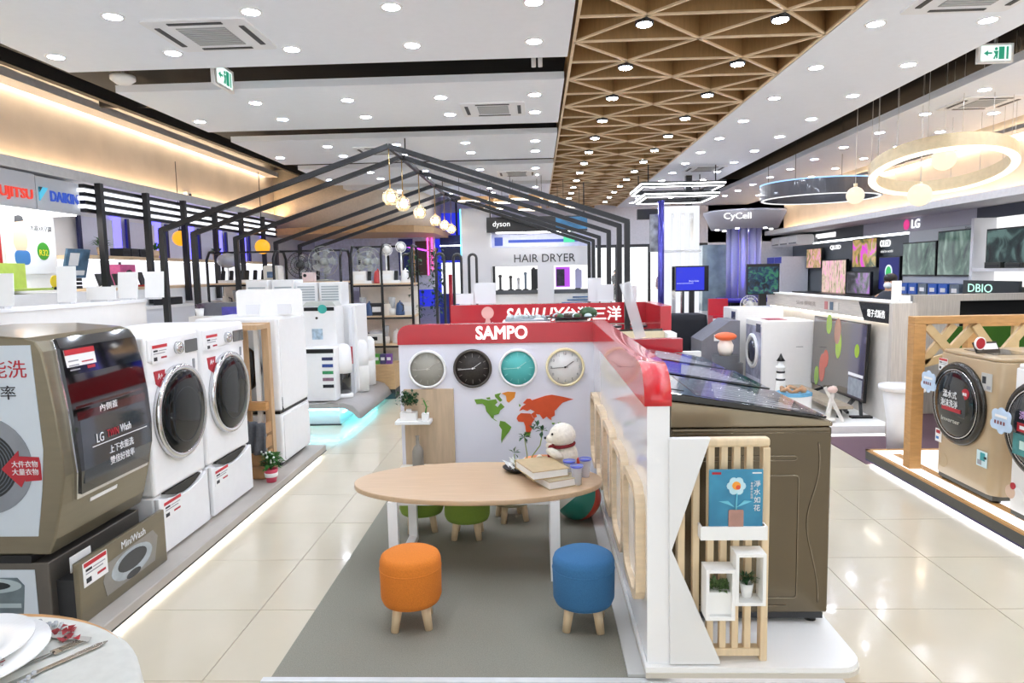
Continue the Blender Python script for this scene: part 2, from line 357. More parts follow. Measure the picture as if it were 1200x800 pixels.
WP = mat('#e8e8ea', .5, var=0)
text('LG', .042, WP, dr, (.067, .225, .80), '+x', .05); text('TWIN', .036, INKR, dr, (.067, .32, .803), '+x', .085); text('Wash', .036, WP, dr, (.067, .42, .806), '+x', .085)
G().box(.063, .0665, .17, .60, .765, .769).o('rule', WP, dr)
text('上下衣能洗', .038, WP, dr, (.067, .38, .725), '+x', .19); text('雙倍好效率', .038, WP, dr, (.067, .38, .672), '+x', .19)
text('內側蓋', .035, WP, dr, (.057, .32, .93), '+x', .13)
for i in range(7): G().cyl((.0, .27+.045*i, 1.19), (.018, .27+.045*i, 1.192), .004, n=8).cyl((.0, .27+.045*i, 1.155), (.024, .27+.045*i, 1.157), .004, n=8).o('indicator', WP, dr)
g = G(); g.M = plane('+x', (.022, .20, 1.16), -.13); g.box(-.1, .1, -.055, .055, 0, .004); g.cur = 1; g.box(-.1, .1, .03, .055, .003, .0052); g.cur = 2
for k in range(3): g.box(-.085, -.02, -.04+.02*k, -.034+.02*k, .003, .0052)
g.cur = 3; g.box(.0, .08, -.01, -.004, .003, .0052).box(.03, .085, -.042, -.028, .003, .0052); g.o('price_sticker', [PAPER, REDP, GRYP, INKR], dr)
card('label', gw, '+x', (.012, .30, .515), .2, .018, PAPER, (), .003, .28)
card('badge', gw, '+x', (-.022, .40, .415), .07, .04, BLACK, [(WP, .2, .8, .4, .6)], .004, .35); card('sticker', gw, '+x', (-.022, .2, .415), .16, .05, mat('#9a9286', .4, var=0), [(INK, .1, .9, .55, .75), (INK, .1, .6, .2, .4)], .003, .35)
# poster on the near side
g = G(); g.M = Matrix.Translation((0, -.003, 0)); g.prism([(-.63, .42), (-.09, .42), (-.055, .62), (-.035, .80), (-.04, .95), (-.05, 1.25), (-.63, 1.25)], 0, .004, 'y'); po = g.o('side_poster', mat('#c9d3dc', .35, var=.01), gw)
g = G(); g.ring(circ(-.30, .735, .215, 40), circ(-.30, .735, .15, 40), -.006, .002, 'y'); g.cur = 1; g.prism(circ(-.30, .735, .15, 40), -.005, .002, 'y'); g.cur = 2
for k in range(9): g.ring(circ(-.30, .735, .14-.014*k, 30), circ(-.30, .735, .136-.014*k, 30), -.0065, .002, 'y')
g.o('printed_drum', [mat('#8b9098', .3, var=.1, scale=5), mat('#1c2024', .3, var=0), mat('#5e666e', .3, var=0)], po)
g = G(); g.prism([(-.22, .72), (-.14, .80), (-.14, .775), (-.055, .77), (-.05, .74), (-.05, .67), (-.12, .665), (-.12, .675), (-.14, .64)], -.009, -.003, 'y'); g.o('arrow', INKR, po)
text('大件衣物', .028, WP, po, (-.115, -.0092, .742), '-y', .115); text('大量衣物', .028, WP, po, (-.115, -.0092, .708), '-y', .115)
text('雙能洗', .075, INKR, po, (-.20, -.0035, 1.15), '-y', .25); text('效率', .06, INK, po, (-.20, -.0035, 1.05), '-y', .14)
G().box(-.65, -.13, -.004, .66, .30, .335).o('seam', BLACK, gw)
dw = G().box(-.65, -.06, 0, .68, .0, .3).o('pedestal', mat('#6f6a63', .35, .6, var=.03), gw, .006)
card('side_poster', gw, '-y', (-.37, -.001, .145), .5, .25, mat('#c9d3dc', .35, var=.01)).name = 'lower_side_poster'
g = G(); g.lathe([(.14, 0), (.14, .16), (.12, .165), (.12, .15)], (-.33, 0, 0), 24); g.M = None
gg = G(); gg.prism([(-.47, .03), (-.19, .03), (-.17, .2), (-.2, .235), (-.45, .235), (-.49, .2)], -.007, -.003, 'y'); gg.cur = 1
gg.prism(circ(-.33, .2, .15, 24, .035), -.0085, -.003, 'y'); gg.cur = 2; gg.prism(circ(-.33, .2, .1, 24, .02), -.0095, -.003, 'y'); gg.cur = 1; gg.prism([(-.47, .1), (-.19, .1), (-.19, .12), (-.47, .12)], -.0085, -.003, 'y'); gg.o('printed_drum', [mat('#6c7a80', .3, var=.1), mat('#a9b7bb', .3, var=0), mat('#20262a', .3, var=0)], gw)
dw2 = G().box(.03, .055, .02, .72, .0, .285).o('drawer', GOLD, gw, .006); G().box(-.06, .03, .04, .70, .02, .2).o('drawer_box', DARK, gw)
g = G(); g.prism([(.20, .05), (.60, .05), (.64, .17), (.60, .215), (.22, .2), (.18, .13)], .055, .057, 'x'); g.cur = 1; g.prism(circ(.41, .13, .17, 24, .07), .056, .0585, 'x'); g.cur = 2; g.prism(circ(.41, .14, .12, 24, .045), .057, .060, 'x'); g.prism(circ(.41, .07, .06, 16, .018), .057, .060, 'x')
g.o('printed_drum', [mat('#8f8b83', .3, var=.05), mat('#b4bcc0', .25, var=.1), mat('#3b3d40', .2, var=0)], dw2)
text('MiniWash', .035, WP, dw2, (.0575, .43, .24), '+x', .2); price(dw2, '+x', (.0555, .135, .215), .17, .11); card('leaflet', gw, '+x', (.0, .12, .265), .14, .07, PAPER, (), .003)
# two white front loaders
def loader(name, label, loc, w, disp=True):
    r = T(name, label, 'washing machine', loc)
    G().box(-.65, 0, .003, w-.003, .345, 1.215).o('body', WHITE, r, .018, 3); G().box(-.64, -.015, .006, w-.006, 0, .34).o('pedestal', WHITE, r, .01)
    c = w/2+.02; top = [(.01, .02)] + [(w-.01, .02)] + [(w-.01 - (w-.02)*k/10, .335 - .05*math.sin(PI*k/10)) for k in range(11)]
    d = G().prism(top, -.012, .014, 'x').o('drawer', WHITE, r, .006); price(d, '+x', (.0145, .14, .25), .19, .10)
    G().prism([(w*.15+w*.7*k/10, .338 - .045*math.sin(PI*k/10)) for k in range(11)] + [(w*.85, .345), (w*.15, .345)], -.014, .008, 'x').o('handle_recess', BLACK, r)
    G().box(-.6, .008, .02, w-.02, 1.075, 1.2).o('control_panel', WHITE, r, .008)
    k = G().lathe([(.036, 0), (.036, .02), (.028, .028), (.001, .03)], (.008, w*.55, 1.125), 24, 'x').o('knob', CHROME, r)
    G().rrect(w*.70, w*.95, 1.085, 1.16, .006, .006, .012, 'x').o('display', BLKG, r)
    dz = .762; dn = G().lathe([(.268, 0), (.272, .018), (.268, .032), (.256, .04), (.240, .032)], (0, c, dz), 48, 'x').o('door', CHROME, r)
    G().lathe([(.246, .03), (.225, .04), (.16, .047), (.08, .05), (.001, .051)], (0, c, dz), 40, 'x').o('glass', mat('#101416', .05, var=.4, scale=5, spec=.3), dn)
    G().lathe([(.160, .0455), (.157, .049), (.153, .0465)], (0, c, dz-.02), 36, 'x').o('drum_rim', mat('#2c3033', .2, var=0), dn)
    price(r, '+x', (.009, .13, 1.115), .16, .10, WHITE); G().prism([(.07, 1.02), (.18, 1.02), (.165, .95), (.125, .925), (.085, .95)], 0, .004, 'x').o('energy_sticker', INKR, r)
    text('A+', .03, WP, r, (.0045, .125, .99), '+x', .05); G().rrect(w-.08, w-.055, .98, 1.04, .005, 0, .003, 'x').o('badge', GREY, r)
    return r
loader('washing_machine', 'white front loader with steel-rimmed dark door, right beside the gold washer', (-2.07, 3.50, .09), .57)
loader('washing_machine', 'white front loader between the other white washer and the wooden slat screen', (-2.07, 4.10, .09), .62)
# slatted wooden screen
sr = T('slat_screen', 'wooden slat screen with cream and brown uprights behind the white washers', 'screen', (-2.07, 5.18, .09))
W2 = mat('#c8a67f', .5, var=.07, scale=3, stretch=(20, 20, 2))
G().box(-.65, 0, -.03, .03, 1.13, 1.17).o('top_rail', W2, sr); G().box(-.05, 0, -.03, .03, 0, 1.13).o('post', W2, sr); G().box(-.65, -.6, -.03, .03, 0, 1.13).o('post', W2, sr); G().box(-.6, -.05, -.02, .02, .02, .06).o('bottom_rail', W2, sr)
for k in range(6): G().box(-.12-.085*k, -.085-.085*k, -.012, .012, .06, 1.13).o('slat', PAPER if k % 2 == 0 else W2, sr)
G().box(-.65, .0, -.23, -.03, 1.13, 1.165).o('shelf_top', W2, sr); G().box(-.3, -.02, -.09, -.02, .5, .56).o('hook_rail', OAK, sr)
g = G(); g.add([(-.25, -.07, .62), (-.08, -.10, .60), (-.03, -.12, .36), (-.15, -.16, .33), (-.27, -.15, .36), (-.2, -.03, .62), (-.1, -.05, .6)], [(0, 1, 2, 3), (0, 3, 4), (5, 0, 4), (6, 1, 0, 5), (6, 5, 4, 3, 2)], True)
g = G(); n = 12; vs = []
for j in range(7):
    for i in range(n+1):
        a = i/n; vs.append((-.24+.2*a+.03*(j/6-.5)*(a-.5), -.15-.025*math.sin(a*18+j*.4)-.02*j/6, .34-.04*j-.03*a))
g.add(vs, [(j*(n+1)+i, j*(n+1)+i+1, (j+1)*(n+1)+i+1, (j+1)*(n+1)+i) for j in range(6) for i in range(n)], True)
o = g.o('towel', mat('#5b5c60', .95, var=.1, scale=60)); o.location = (-1.99, 5.05, .22); o.modifiers.new('s', 'SOLIDIFY').thickness = .012; tag(o, 'grey cloth draped over a crate in front of the slat screen', 'towel')
g = T('wooden_crate', 'small light wooden crate under the grey cloth by the slat screen', 'crate', (-2.17, 5.03, .09)); CR = mat('#b98d5e', .6, var=.1)
for k in range(4): G().box(-.11, .11, -.085, -.07, .01+.11*k, .09+.11*k).o('slat', CR, g); G().box(.095, .11, -.07, .07, .01+.11*k, .09+.11*k).o('slat', CR, g)
G().box(-.11, .11, -.07, .085, 0, .02).box(-.11, -.09, -.07, .085, .02, .42).o('box', CR, g)
def plant(name, label, loc, potprof, potmat, n, R, h, lm, cat='plant', up=.6, w=.3, seed=1, group=None):
    rnd = random.Random(seed); r = T(name, label, cat, loc, 0, group)
    G().lathe(potprof, n=18).o('pot', potmat, r); zt = potprof[-1][1] if potprof[-1][1] > 0 else max(z for _, z in potprof)
    zt = max(z for _, z in potprof); g = G()
    for i in range(n):
        a = rnd.uniform(0, 2*PI); e = rnd.uniform(up-.4, up+.5); d = (math.cos(a)*math.cos(e), math.sin(a)*math.cos(e), math.sin(e))
        b = (math.cos(a)*R*rnd.uniform(0, .5), math.sin(a)*R*rnd.uniform(0, .5), zt + h*rnd.uniform(-.05, .7)); g.leaf(b, d, R*rnd.uniform(.5, 1), R*w, .25)
    for i in range(5): a = rnd.uniform(0, 6); g.tube([(0, 0, zt-.01), (math.cos(a)*R*.3, math.sin(a)*R*.3, zt+h*.7)], .003, 5)
    g.o('foliage', lm, r); return r
fp = plant('flower_pot', 'pink-striped pot of small leafy flowers on the left platform', (-2.0, 4.90, .09), [(.035, 0), (.045, .07), (.05, .1), (.042, .1), (.04, .085)], mat('#e0556f', .5, var=0), 90, .1, .12, LEAF, w=.35)
G().lathe([(.0405, .04), (.0465, .041), (.049, .07), (.0465, .071)], n=18).o('pot_band', PAPER, fp)
g = G(); rnd = random.Random(3)
for i in range(16): a = rnd.uniform(0, 6.3); g.ell((math.cos(a)*.07*rnd.random(), math.sin(a)*.07*rnd.random(), .14+.1*rnd.random()), .009, 6, 4)
g.o('blossom', PAPER, fp)
# tall white appliance past the screen
r = T('tall_washer', 'tall stacked white appliance with grey side at the end of the left platform', 'appliance', (-2.05, 5.29, .09))
G().box(-.66, 0, 0, .66, .03, .43).o('lower_body', WHITE, r, .015); G().box(-.66, 0, 0, .66, .45, 1.2).o('body', WHITE, r, .02, 3); G().box(-.64, -.01, .0, .65, .43, .45).o('seam', BLACK, r); G().box(-.62, -.04, .03, .63, 0, .03).o('foot_plate', BLACK, r)
card('side_poster', r, '-y', (-.35, -.001, .85), .5, .62, mat('#c5c9cc', .4, var=0)); G().lathe([(.2, 0), (.2, .01), (.15, .02), (.001, .02)], (-.33, -.02, .8), 32, 'y').o('printed_door', BLKG, r); G().box(-.001, .006, .03, .05, .44, .56).o('handle', DARK, r)
G().rrect(.03, .63, .05, .41, .02, 0, .008, 'x').o('drawer_front', WHITE, r); G().rrect(.03, .63, .47, 1.18, .02, 0, .008, 'x').o('door', WHITE, r)
# low white wall behind the machines with cards
r = T('low_partition', 'long plain cream partition behind the left washing machines', 'partition', (-2.86, 1.6, 0)); G().box(-.12, .0, 0, 3.3, 0, 1.445).o('panel', mat('#e9e6e1', .6, var=.01), r); G().box(-.13, .01, -.01, 3.31, 1.445, 1.465).o('cap', WHITE, r)
cards = [(-2.92, 3.62, .17, .19, 'white card standing on the cream partition beside the light blue banner'), (-2.92, 4.12, .105, .24, 'narrow tall white card on the partition in front of the slatted fascia post'), (-2.93, 4.86, .15, .245, 'white card left of two standing close together on the partition'), (-2.92, 4.89+.0, .15, .24, '')]
def dcard(label, x, y, z, w, h, rz=0, tilt=-.08, group=None, m=PAPER):
    r = T('display_card', label, 'sign', (x, y, z), rz, group); g = G(); g.M = Matrix.Rotation(tilt, 4, 'X'); g.box(-w/2, w/2, -.003, .003, .012, h); g.o('sheet', m, r); G().box(-w*.3, w*.3, -.025, .025, 0, .012).o('foot', mat('#dddddf', .2), r); return r
dcard(cards[0][4], -2.93, 3.62, 1.465, .17, .19); dcard(cards[1][4], -2.92, 4.15, 1.465, .115, .235, .1); dcard(cards[2][4], -2.93, 4.80, 1.465, .145, .2, 0, -.12)
dcard('white card right of two standing close together on the partition', -2.78, 4.88, 1.465, .14, .2, .0, -.1); dcard('low wide white card in front of the paired cards on the partition', -2.93, 4.5, 1.465, .2, .1, 0)
dcard('small grey swing tag standing on the gold twin washer', -2.6, 3.02, 1.39, .042, .17, 0, 0, None, mat('#b9bcbe', .4, var=0)); 
# grey carton and pot on the screen shelf
r = T('carton', 'grey and violet printed carton on the wooden shelf behind the washers', 'box', (-2.86, 6.22, 0)); 
G().box(-.22, .22, -.1, .1, 1.27, 1.385).o('body', mat('#6c6c72', .4, var=.06), r); card('printed_panel', r, '-y', (.09, -.1, 1.31), .2, .075, mat('#5a55b8', .3, var=.2), (), .002); card('label', r, '-y', (.18, -.1, 1.33), .05, .08, PAPER, [(INK, .2, .8, .6, .8), (INK, .2, .8, .2, .4)], .003)
G().box(-.26, .26, -.22, .12, 0, 1.27).o('stand', mat('#e6e2dc', .5, var=0), r)
plant('potted_plant', 'little white pot with pink flowers in front of the grey carton', (-3.05, 6.07, 1.27), [(.03, 0), (.038, .07), (.032, .07), (.03, .06)], PAPER, 40, .055, .03, mat('#8d6f86', .6, var=.3, scale=40))
r = T('white_board', 'large rounded white board with two pockets standing behind the slat screen', 'board', (-2.18, 5.5, 1.29)); G().rrect(-.27, .27, 0, .22, .03, -.01, .01, 'y').o('board', PAPER, r)
for x in (-.13, .13): G().box(x-.055, x+.055, -.03, -.01, .02, .10).o('pocket', mat('#e4e5e8', .4, var=0), r)
# ---------------------------------------------------------------- centre booth
b = T('display_booth', 'white L-shaped booth wall with red header band around the play table', 'booth', (0, 0, 0))
LILAC = mat('#e4e4ef', .14, coat=.5, var=0)
G().box(-1.03, .41, 5.0, 5.08, 0, 1.09).o('back_panel', LILAC, b)
hb = G().prism([(.41, 1.09), (.41, 1.235), (-.95, 1.235)] + [(-.95-.085*math.sin(k*PI/12), 1.15+.085*math.cos(k*PI/12)) for k in range(1, 7)] + [(-1.035, 1.09)], 4.985, 5.09, 'y').o('header_band', RED, b)
text('SAMPO', .1, emit('#ffffff', 1.3), hb, (-.262, 4.984, 1.17), '-y', .38, .012, .028)
sp = G().box(.41, .495, 2.56, 5.08, .065, 1.09).o('side_panel', GLOSSW, b)
G().prism([(5.09, 1.09), (5.09, 1.24), (2.72, 1.24)] + [(2.72-.165*math.sin(k*PI/16), 1.09+.15*math.cos(k*PI/16)) for k in range(1, 9)], .4, .502, 'x', True).o('header_band', REDL, b)
FW = mat('#e6cfae', .45, var=.06, scale=4, stretch=(3, 3, 14))
for k in range(5):
    y0 = 2.60 + .465*k; po = rr(y0, y0+.42, .27, .755, .1, 4); pi_ = rr(y0+.035, y0+.385, .305, .72, .075, 4)
    f = G().ring(po, pi_, .372, .41, 'x').o('wood_frame', FW, b); G().prism(pi_, .395, .405, 'x').o('pane', GLOSSW, f)
G().box(.335, .41, 2.56, 5.0, .0, .02).o('skirting', mat('#c9c8c4', .4, var=0), b); G().box(.41, .5, 2.565, 5.05, 0, .065).o('plinth', WHITE, b)
G().prism([(.495, .07), (.49, .967), (.646, .967), (.502, .53), (.69, .083), (.69, .07)], 2.545, 2.575, 'y').o('zigzag_panel', mat('#e9e9e9', .4, var=0), b, .003)
# platform of the top loaders
p = T('display_platform', 'white rounded platform under the row of gold top-loading washers, lit below', 'platform', (0, 0, 0))
def rpoly(x0, x1, y0, y1, r): return [(x0, y0)] + [(x1-r+r*math.sin(k*PI/12), y0+r-r*math.cos(k*PI/12)) for k in range(7)] + [(x1, y1), (x0, y1)]
G().prism(rpoly(.40, 1.245, 2.53, 5.4, .1), .045, .065).o('deck', mat('#f4f4f2', .3, var=0), p); G().prism(rpoly(.40, 1.25, 2.525, 5.4, .1), .025, .045).o('edge', mat('#cfcabf', .3, var=0), p); G().prism(rpoly(.42, 1.2, 2.57, 5.35, .08), .0, .025).o('plinth', emit('#f4f2ff', 4), p)
# gold top loaders
TL = mat('#6c614f', .24, .85, coat=.2, var=.03, scale=3)
def toploader(label, loc, first=None):
    if first: return dup(first, loc, None, label)
    r = T('top_loader', label, 'washing machine', loc, 0, 'gold top-loading washers')
    G().box(0, .675, 0, .62, .05, .868).o('body', TL, r, .012, 3)
    G().prism([(0, .87), (.677, .87), (.677, .888), (.645, .898), (0, .985)], 0, .62, 'y').o('upper_trim', mat('#988c77', .25, .8, var=.02), r, .006)
    l = G().prism([(-.005, .988), (.645, .902), (.652, .913), (.0, 1.022), (-.03, 1.03), (-.03, .992)], -.004, .624, 'y').o('lid', BLKG, r, .004)
    G().prism([(.12, 1.001), (.60, .9208), (.60, .9225), (.12, 1.0035)], .03, .59, 'y').o('lid_film', mat('#4a4c55', .1, coat=1, var=.25, bump=6, scale=7, stretch=(1, 2.6, 1), c2='#191a20'), l)
    g = G(); g.M = plane('+z', (.40, .31, .9575)) @ Matrix.Rotation(math.radians(9.4), 4, 'Y')
    for k in range(9): g.box(-.2+.012*k, .16-.015*k, -.25+.055*k, -.245+.055*k, 0, .0015)
    g.o('lid_print', mat('#d9dce6', .2, var=0), l)
    g = G(); g.M = plane('+z', (.05, .31, 1.0145)) @ Matrix.Rotation(math.radians(9.4), 4, 'Y'); g.box(-.03, .03, -.2, .2, 0, .002); g.o('control_strip', mat('#3a3d44', .1, coat=1, var=0), l)
    for x, y in ((.05, .05), (.62, .05), (.05, .57), (.62, .57)): G().cyl((x, y, 0), (x, y, .03), .025, n=12).o('foot', BLACK, r)
    G().box(.02, .66, .015, .6, .02, .05).o('kick_plate', DARK, r)
    def loop(pts): return [(x, -.002, z) for x, z in pts]
    g = G(); g.tube(loop(rr(.40, .54, .12, .66, .015)), .003, 6, True); g.tube(loop([(.06, .745), (.52, .745), (.535, .735), (.52, .725), (.06, .725)]), .0028, 6); g.tube(loop([(.345+.045*math.sin(k*PI/14)**.6, .70-.045*k) for k in range(15)]), .003, 6)
    g.tube(loop([(.62-.035*math.exp(-((k-9)/4.5)**2)+.012*math.sin(k*.4), .80-.035*k) for k in range(21)]), .003, 6); g.tube(loop([(.01, .845), (.66, .845)]), .002, 6); g.tube(loop([(.06, .085), (.5, .085)]), .003, 6)
    g.o('pressed_relief', mat('#8f8472', .25, .8, var=0), r)  # lighter than the body: highlights on the relief painted into its colour
    return r
t0 = toploader('gold top-loading washer nearest the slatted magazine rack', (.556, 2.86, .065))
toploader('gold top-loading washer behind the nearest one on the white platform', (.556, 3.56, .065), t0)
toploader('gold top-loading washer last in its row, before the red end panel', (.53, 4.28, .065), t0)
r = T('end_panel', 'short red-topped white panel behind the last gold top loader', 'partition', (.55, 5.1, .065)); G().box(0, .66, -.03, .03, 0, .93).o('panel', WHITE, r); G().box(-.02, .52, -.05, .05, .93, 1.03).o('header_band', RED, r)
# slatted rack
BW = mat('#e6cfaa', .5, var=.05, scale=4, stretch=(12, 12, 2))
r = T('slat_rack', 'blond wooden slat rack with white boxes standing on the white platform', 'rack', (.53, 2.6, .065))
poA = rr(0, .35, .02, .895, .02, 4); poI = [(.03, .055), (.325, .055), (.325, .86), (.03, .86)]
G().box(0, .35, -.025, .02, .858, .893).o('top_rail', BW, r, .01); G().box(.322, .35, -.025, .02, .0, .857).o('post', BW, r, .004); G().box(0, .028, -.025, .02, .0, .857).o('post', BW, r, .004); G().box(.0285, .3215, -.024, .019, .02, .052).o('bottom_rail', BW, r, .004)
for k, x in enumerate((.072, .128, .178, .226, .274)): G().box(x-.013, x+.013, -.018, .012, .05, .86).o('slat', BW, r, .003)
t = G().box(.075, .325, -.073, -.03, .515, .525).box(.075, .325, -.08, -.073, .515, .567).box(.075, .082, -.073, -.03, .525, .567).box(.318, .325, -.073, -.03, .525, .567).o('tray_shelf', PAPER, r)
def boxshelf(x0, x1, z0, z1): return G().box(x0, x1, -.11, -.03, z0, z0+.012).box(x0, x1, -.11, -.03, z1-.012, z1).box(x0, x0+.012, -.11, -.03, z0+.012, z1-.012).box(x1-.012, x1, -.11, -.03, z0+.012, z1-.012).o('box_shelf', PAPER, r)
boxshelf(.09, .199, .212, .41); boxshelf(.2, .313, .27, .472)
r = T('magazine', 'blue magazine with a glass-petalled flower cover on the slat rack', 'book', (.737, 2.535, .592)); TE = mat('#2c8bb4', .3, coat=.3, var=.25, scale=3, c2='#1c6f9c')
ti = .1; card('cover', r, '-y', (0, 0, .13), .2, .258, mat('#3f9cc0', .3, coat=.3, c2='#17698f', scale=4), [(INKR, .05, .22, .93, .965), (WP, .8, .97, .94, .96)], .008)
G().rrect(-.028, .028, .0, .105, .005, -.012, -.0095, 'y').o('printed_vase', mat('#b58b7e', .4, var=.1), r)
g = G(); g.tube([(0, -.0105, .105), (.003, -.0105, .17)], .003, 6); g.prism([(-.005, .115), (-.03, .14), (-.065, .138), (-.03, .126)], -.0115, -.0095, 'y'); g.prism([(.003, .115), (.03, .142), (.06, .138), (.03, .126)], -.0115, -.0095, 'y'); g.o('printed_stem', mat('#6fc3d8', .3, var=0), r)
g = G()
for k in range(6): a = k*PI/3; g.prism(circ(math.cos(a)*.02, .197+math.sin(a)*.02, .016, 10), -.0115-.0002*k, -.0095, 'y')
g.cur = 1; g.prism(circ(0, .199, .016, 12), -.014, -.0095, 'y'); g.cur = 2; g.prism(circ(.006, .193, .009, 10), -.0145, -.0095, 'y'); g.o('printed_flower', [mat('#bfe3ee', .3, var=0), mat('#f0a03a', .3, var=0), mat('#d8522f', .3, var=0)], r)
for k, ch in enumerate('淨水如花'): text(ch, .024, WP, r, (.078, -.0085, .205-.031*k), '-y')
for k, ch in enumerate('自在好水生活'): text(ch, .009, WP, r, (.058, -.0085, .207-.011*k), '-y')
# planters in the boxes
r = T('potted_plant', 'square white planter of frosted green leaves in the lower rack box', 'plant', (.677, 2.545, .29)); G().box(-.045, .045, -.035, .03, 0, .09).o('pot', PAPER, r, .004)
g = G(); rnd = random.Random(5)
for i in range(90): a = rnd.uniform(0, 6.3); e = rnd.uniform(.1, 1.3); g.leaf((rnd.uniform(-.035, .035), rnd.uniform(-.02, .02), .085+rnd.random()*.025), (math.cos(a)*math.cos(e), math.sin(a)*math.cos(e), math.sin(e)), .03, .016, .1)
g.o('foliage', mat('#7c9a63', .5, var=.25, scale=50), r)
plant('potted_plant', 'small spiky dark plant in a white pot in the upper rack box', (.787, 2.545, .347), [(.018, 0), (.026, .055), (.022, .055), (.02, .045)], PAPER, 45, .055, .02, LEAFD, up=.9, w=.16, seed=9)
# clocks
def clock(label, x, face, rim, marks, hands, nums=False):
    r = T('wall_clock', label, 'clock', (x, 5.0, .906), 0, 'clocks on the booth wall'); R = .143
    G().lathe([(R, 0), (R, -.022), (R-.008, -.03), (R-.018, -.022)], n=48, ax='y').o('rim', rim, r); G().lathe([(R-.012, -.004), (R-.0125, -.012), (.001, -.012)], n=48, ax='y').o('dial', face, r)
    g = G()
    for k in range(12):
        a = k*PI/6; L = .022 if k % 3 else .03
        if nums: continue
        g.bar((math.sin(a)*.113, -.013, math.cos(a)*.113), (math.sin(a)*(.113-L), -.013, math.cos(a)*(.113-L)), .003)
    if nums:
        for k in range(12):
            a = (k+1)*PI/6; text(str(k+1), .02, marks, r, (math.sin(a)*.103, -.0122, math.cos(a)*.103), '-y', name='numeral')
    else: g.o('hour_marks', marks, r)
    G().bar((0, -.016, 0), (math.sin(.96)*.075, -.016, math.cos(.96)*.075), .007, .003).o('hour_hand', hands, r); G().bar((math.sin(-1.64)*-.02, -.018, math.cos(1.64)*-.02), (math.sin(-1.64)*.108, -.018, math.cos(-1.64)*.108), .005, .003).cyl((0, -.012, 0), (0, -.021, 0), .007).o('minute_hand', hands, r)
clock('wall clock with plain taupe dial and white rim', -.82, mat('#a8a59a', .5, var=.02), PAPER, mat('#bdbab0', .5, var=0), mat('#c9c6bc', .5, var=0)); clock('wall clock with dark brown dial and white hands', -.483, mat('#3a3430', .5, var=.15, scale=70), mat('#4a443e', .4, var=0), mat('#8c857c', .5, var=0), PAPER)
clock('wall clock with turquoise dial and white rim', -.147, mat('#5cc4c0', .5, var=.01), PAPER, mat('#86d6d2', .5, var=0), mat('#bfeae6', .5, var=0)); clock('wall clock with white numbered dial and pale yellow rim', .2, PAPER, mat('#f0e3b8', .4, var=0), GREY, BLACK, True)
# world map
r = T('world_map_decal', 'green and orange world map decal on the booth wall', 'wall decal', (0, 5.0, 0)); GR = mat('#6d9a33', .5, var=.03); OR = mat('#d95428', .5, var=.03); YE = mat('#e58f2c', .5, var=.02)
maps = [(GR, [(130,140),(200,135),(260,150),(330,140),(345,170),(320,195),(345,215),(375,175),(410,215),(370,245),(355,280),(310,290),(305,325),(340,350),(325,345),(285,315),(265,285),(240,255),(230,205),(205,180),(150,185)]), (GR, [(365,345),(410,355),(470,405),(450,445),(415,490),(385,530),(375,560),(370,520),(380,430),(355,390)]), (YE, [(385,85),(440,70),(515,75),(505,125),(450,175),(430,160),(425,110)]), (GR, [(240,125),(275,120),(280,140),(250,140)]), (GR, [(320,95),(380,80),(360,110),(390,150),(370,165),(325,120)]),
 (OR, [(545,255),(570,215),(610,190),(580,180),(620,140),(650,140),(665,155),(740,130),(790,115),(850,105),(950,125),(1050,150),(1010,160),(950,180),(920,210),(890,245),(875,255),(875,300),(840,320),(845,345),(820,330),(800,310),(765,335),(735,290),(700,285),(710,310),(680,325),(655,285),(690,262),(650,240),(620,255),(580,240)]), (OR, [(530,300),(560,275),(650,280),(675,325),(690,330),(660,375),(660,430),(640,465),(605,465),(600,400),(585,360),(535,355),(520,325)]), (GR, [(590,455),(650,455),(640,495),(590,490)]), (GR, [(545,185),(560,200),(555,215),(545,210)]), (GR, [(845,370),(875,372),(865,385),(850,384)]), (GR, [(900,370),(930,365),(940,385),(915,395)])]
for m, P in maps: G().prism([(-.476+(x-130)/920*.735, .732-(y-65)/495*.394) for x, y in P], -.006, .001, 'y').o('continent', m, r)
# wooden board with shelf
r = T('shelf_board', 'pale oak board with white shelf on the booth wall', 'shelf', (-1.0, 5.0, 0)); G().box(0, .37, -.02, 0, .10, .757).o('board', mat('#cdb497', .5, var=.08, scale=4, stretch=(8, 8, 1)), r); G().box(-.05, .21, -.14, -.02, .515, .54).o('shelf', PAPER, r, .004); G().box(-.04, .22, -.14, -.02, .1, .125).o('shelf', PAPER, r)
r = T('potted_plant', 'bushy green plant in a white oblong pot on the booth shelf', 'plant', (-.955, 4.92, .54)); G().rrect(-.06, .06, -.04, .04, .01, 0, .06).cyl((0, 0, .06), (0, 0, .08), .02).o('pot', PAPER, r); g = G(); rnd = random.Random(8)
for i in range(150): a = rnd.uniform(0, 6.3); e = rnd.uniform(-.3, 1.2); g.leaf((rnd.gauss(0, .035), rnd.gauss(0, .025), .11+rnd.random()*.09), (math.cos(a)*math.cos(e), math.sin(a)*math.cos(e), math.sin(e)), .035, .022, .1)
g.o('foliage', LEAFD, r)
r = T('potted_plant', 'single green sprig in a small white cube pot on the booth shelf', 'plant', (-.83, 4.9, .54)); G().box(-.025, .025, -.025, .025, 0, .055).o('pot', PAPER, r, .003); g = G(); g.tube([(0, 0, .05), (.01, 0, .1), (-.01, 0, .15)], .006, 6)
for z, a in ((.09, 0), (.11, 3), (.13, .3), (.15, 2.6)): g.leaf((0, 0, z), (math.cos(a), -.2, .5), .04, .02)
g.o('foliage', LEAF2, r)
r = T('bottle', 'grey stoneware bottle on the books by the booth board', 'bottle', (-.895, 4.9, .19)); G().lathe([(.04, 0), (.042, .01), (.042, .12), (.03, .15), (.014, .17), (.012, .22), (.016, .235)], n=20).o('body', mat('#8d867c', .5, var=.05), r)
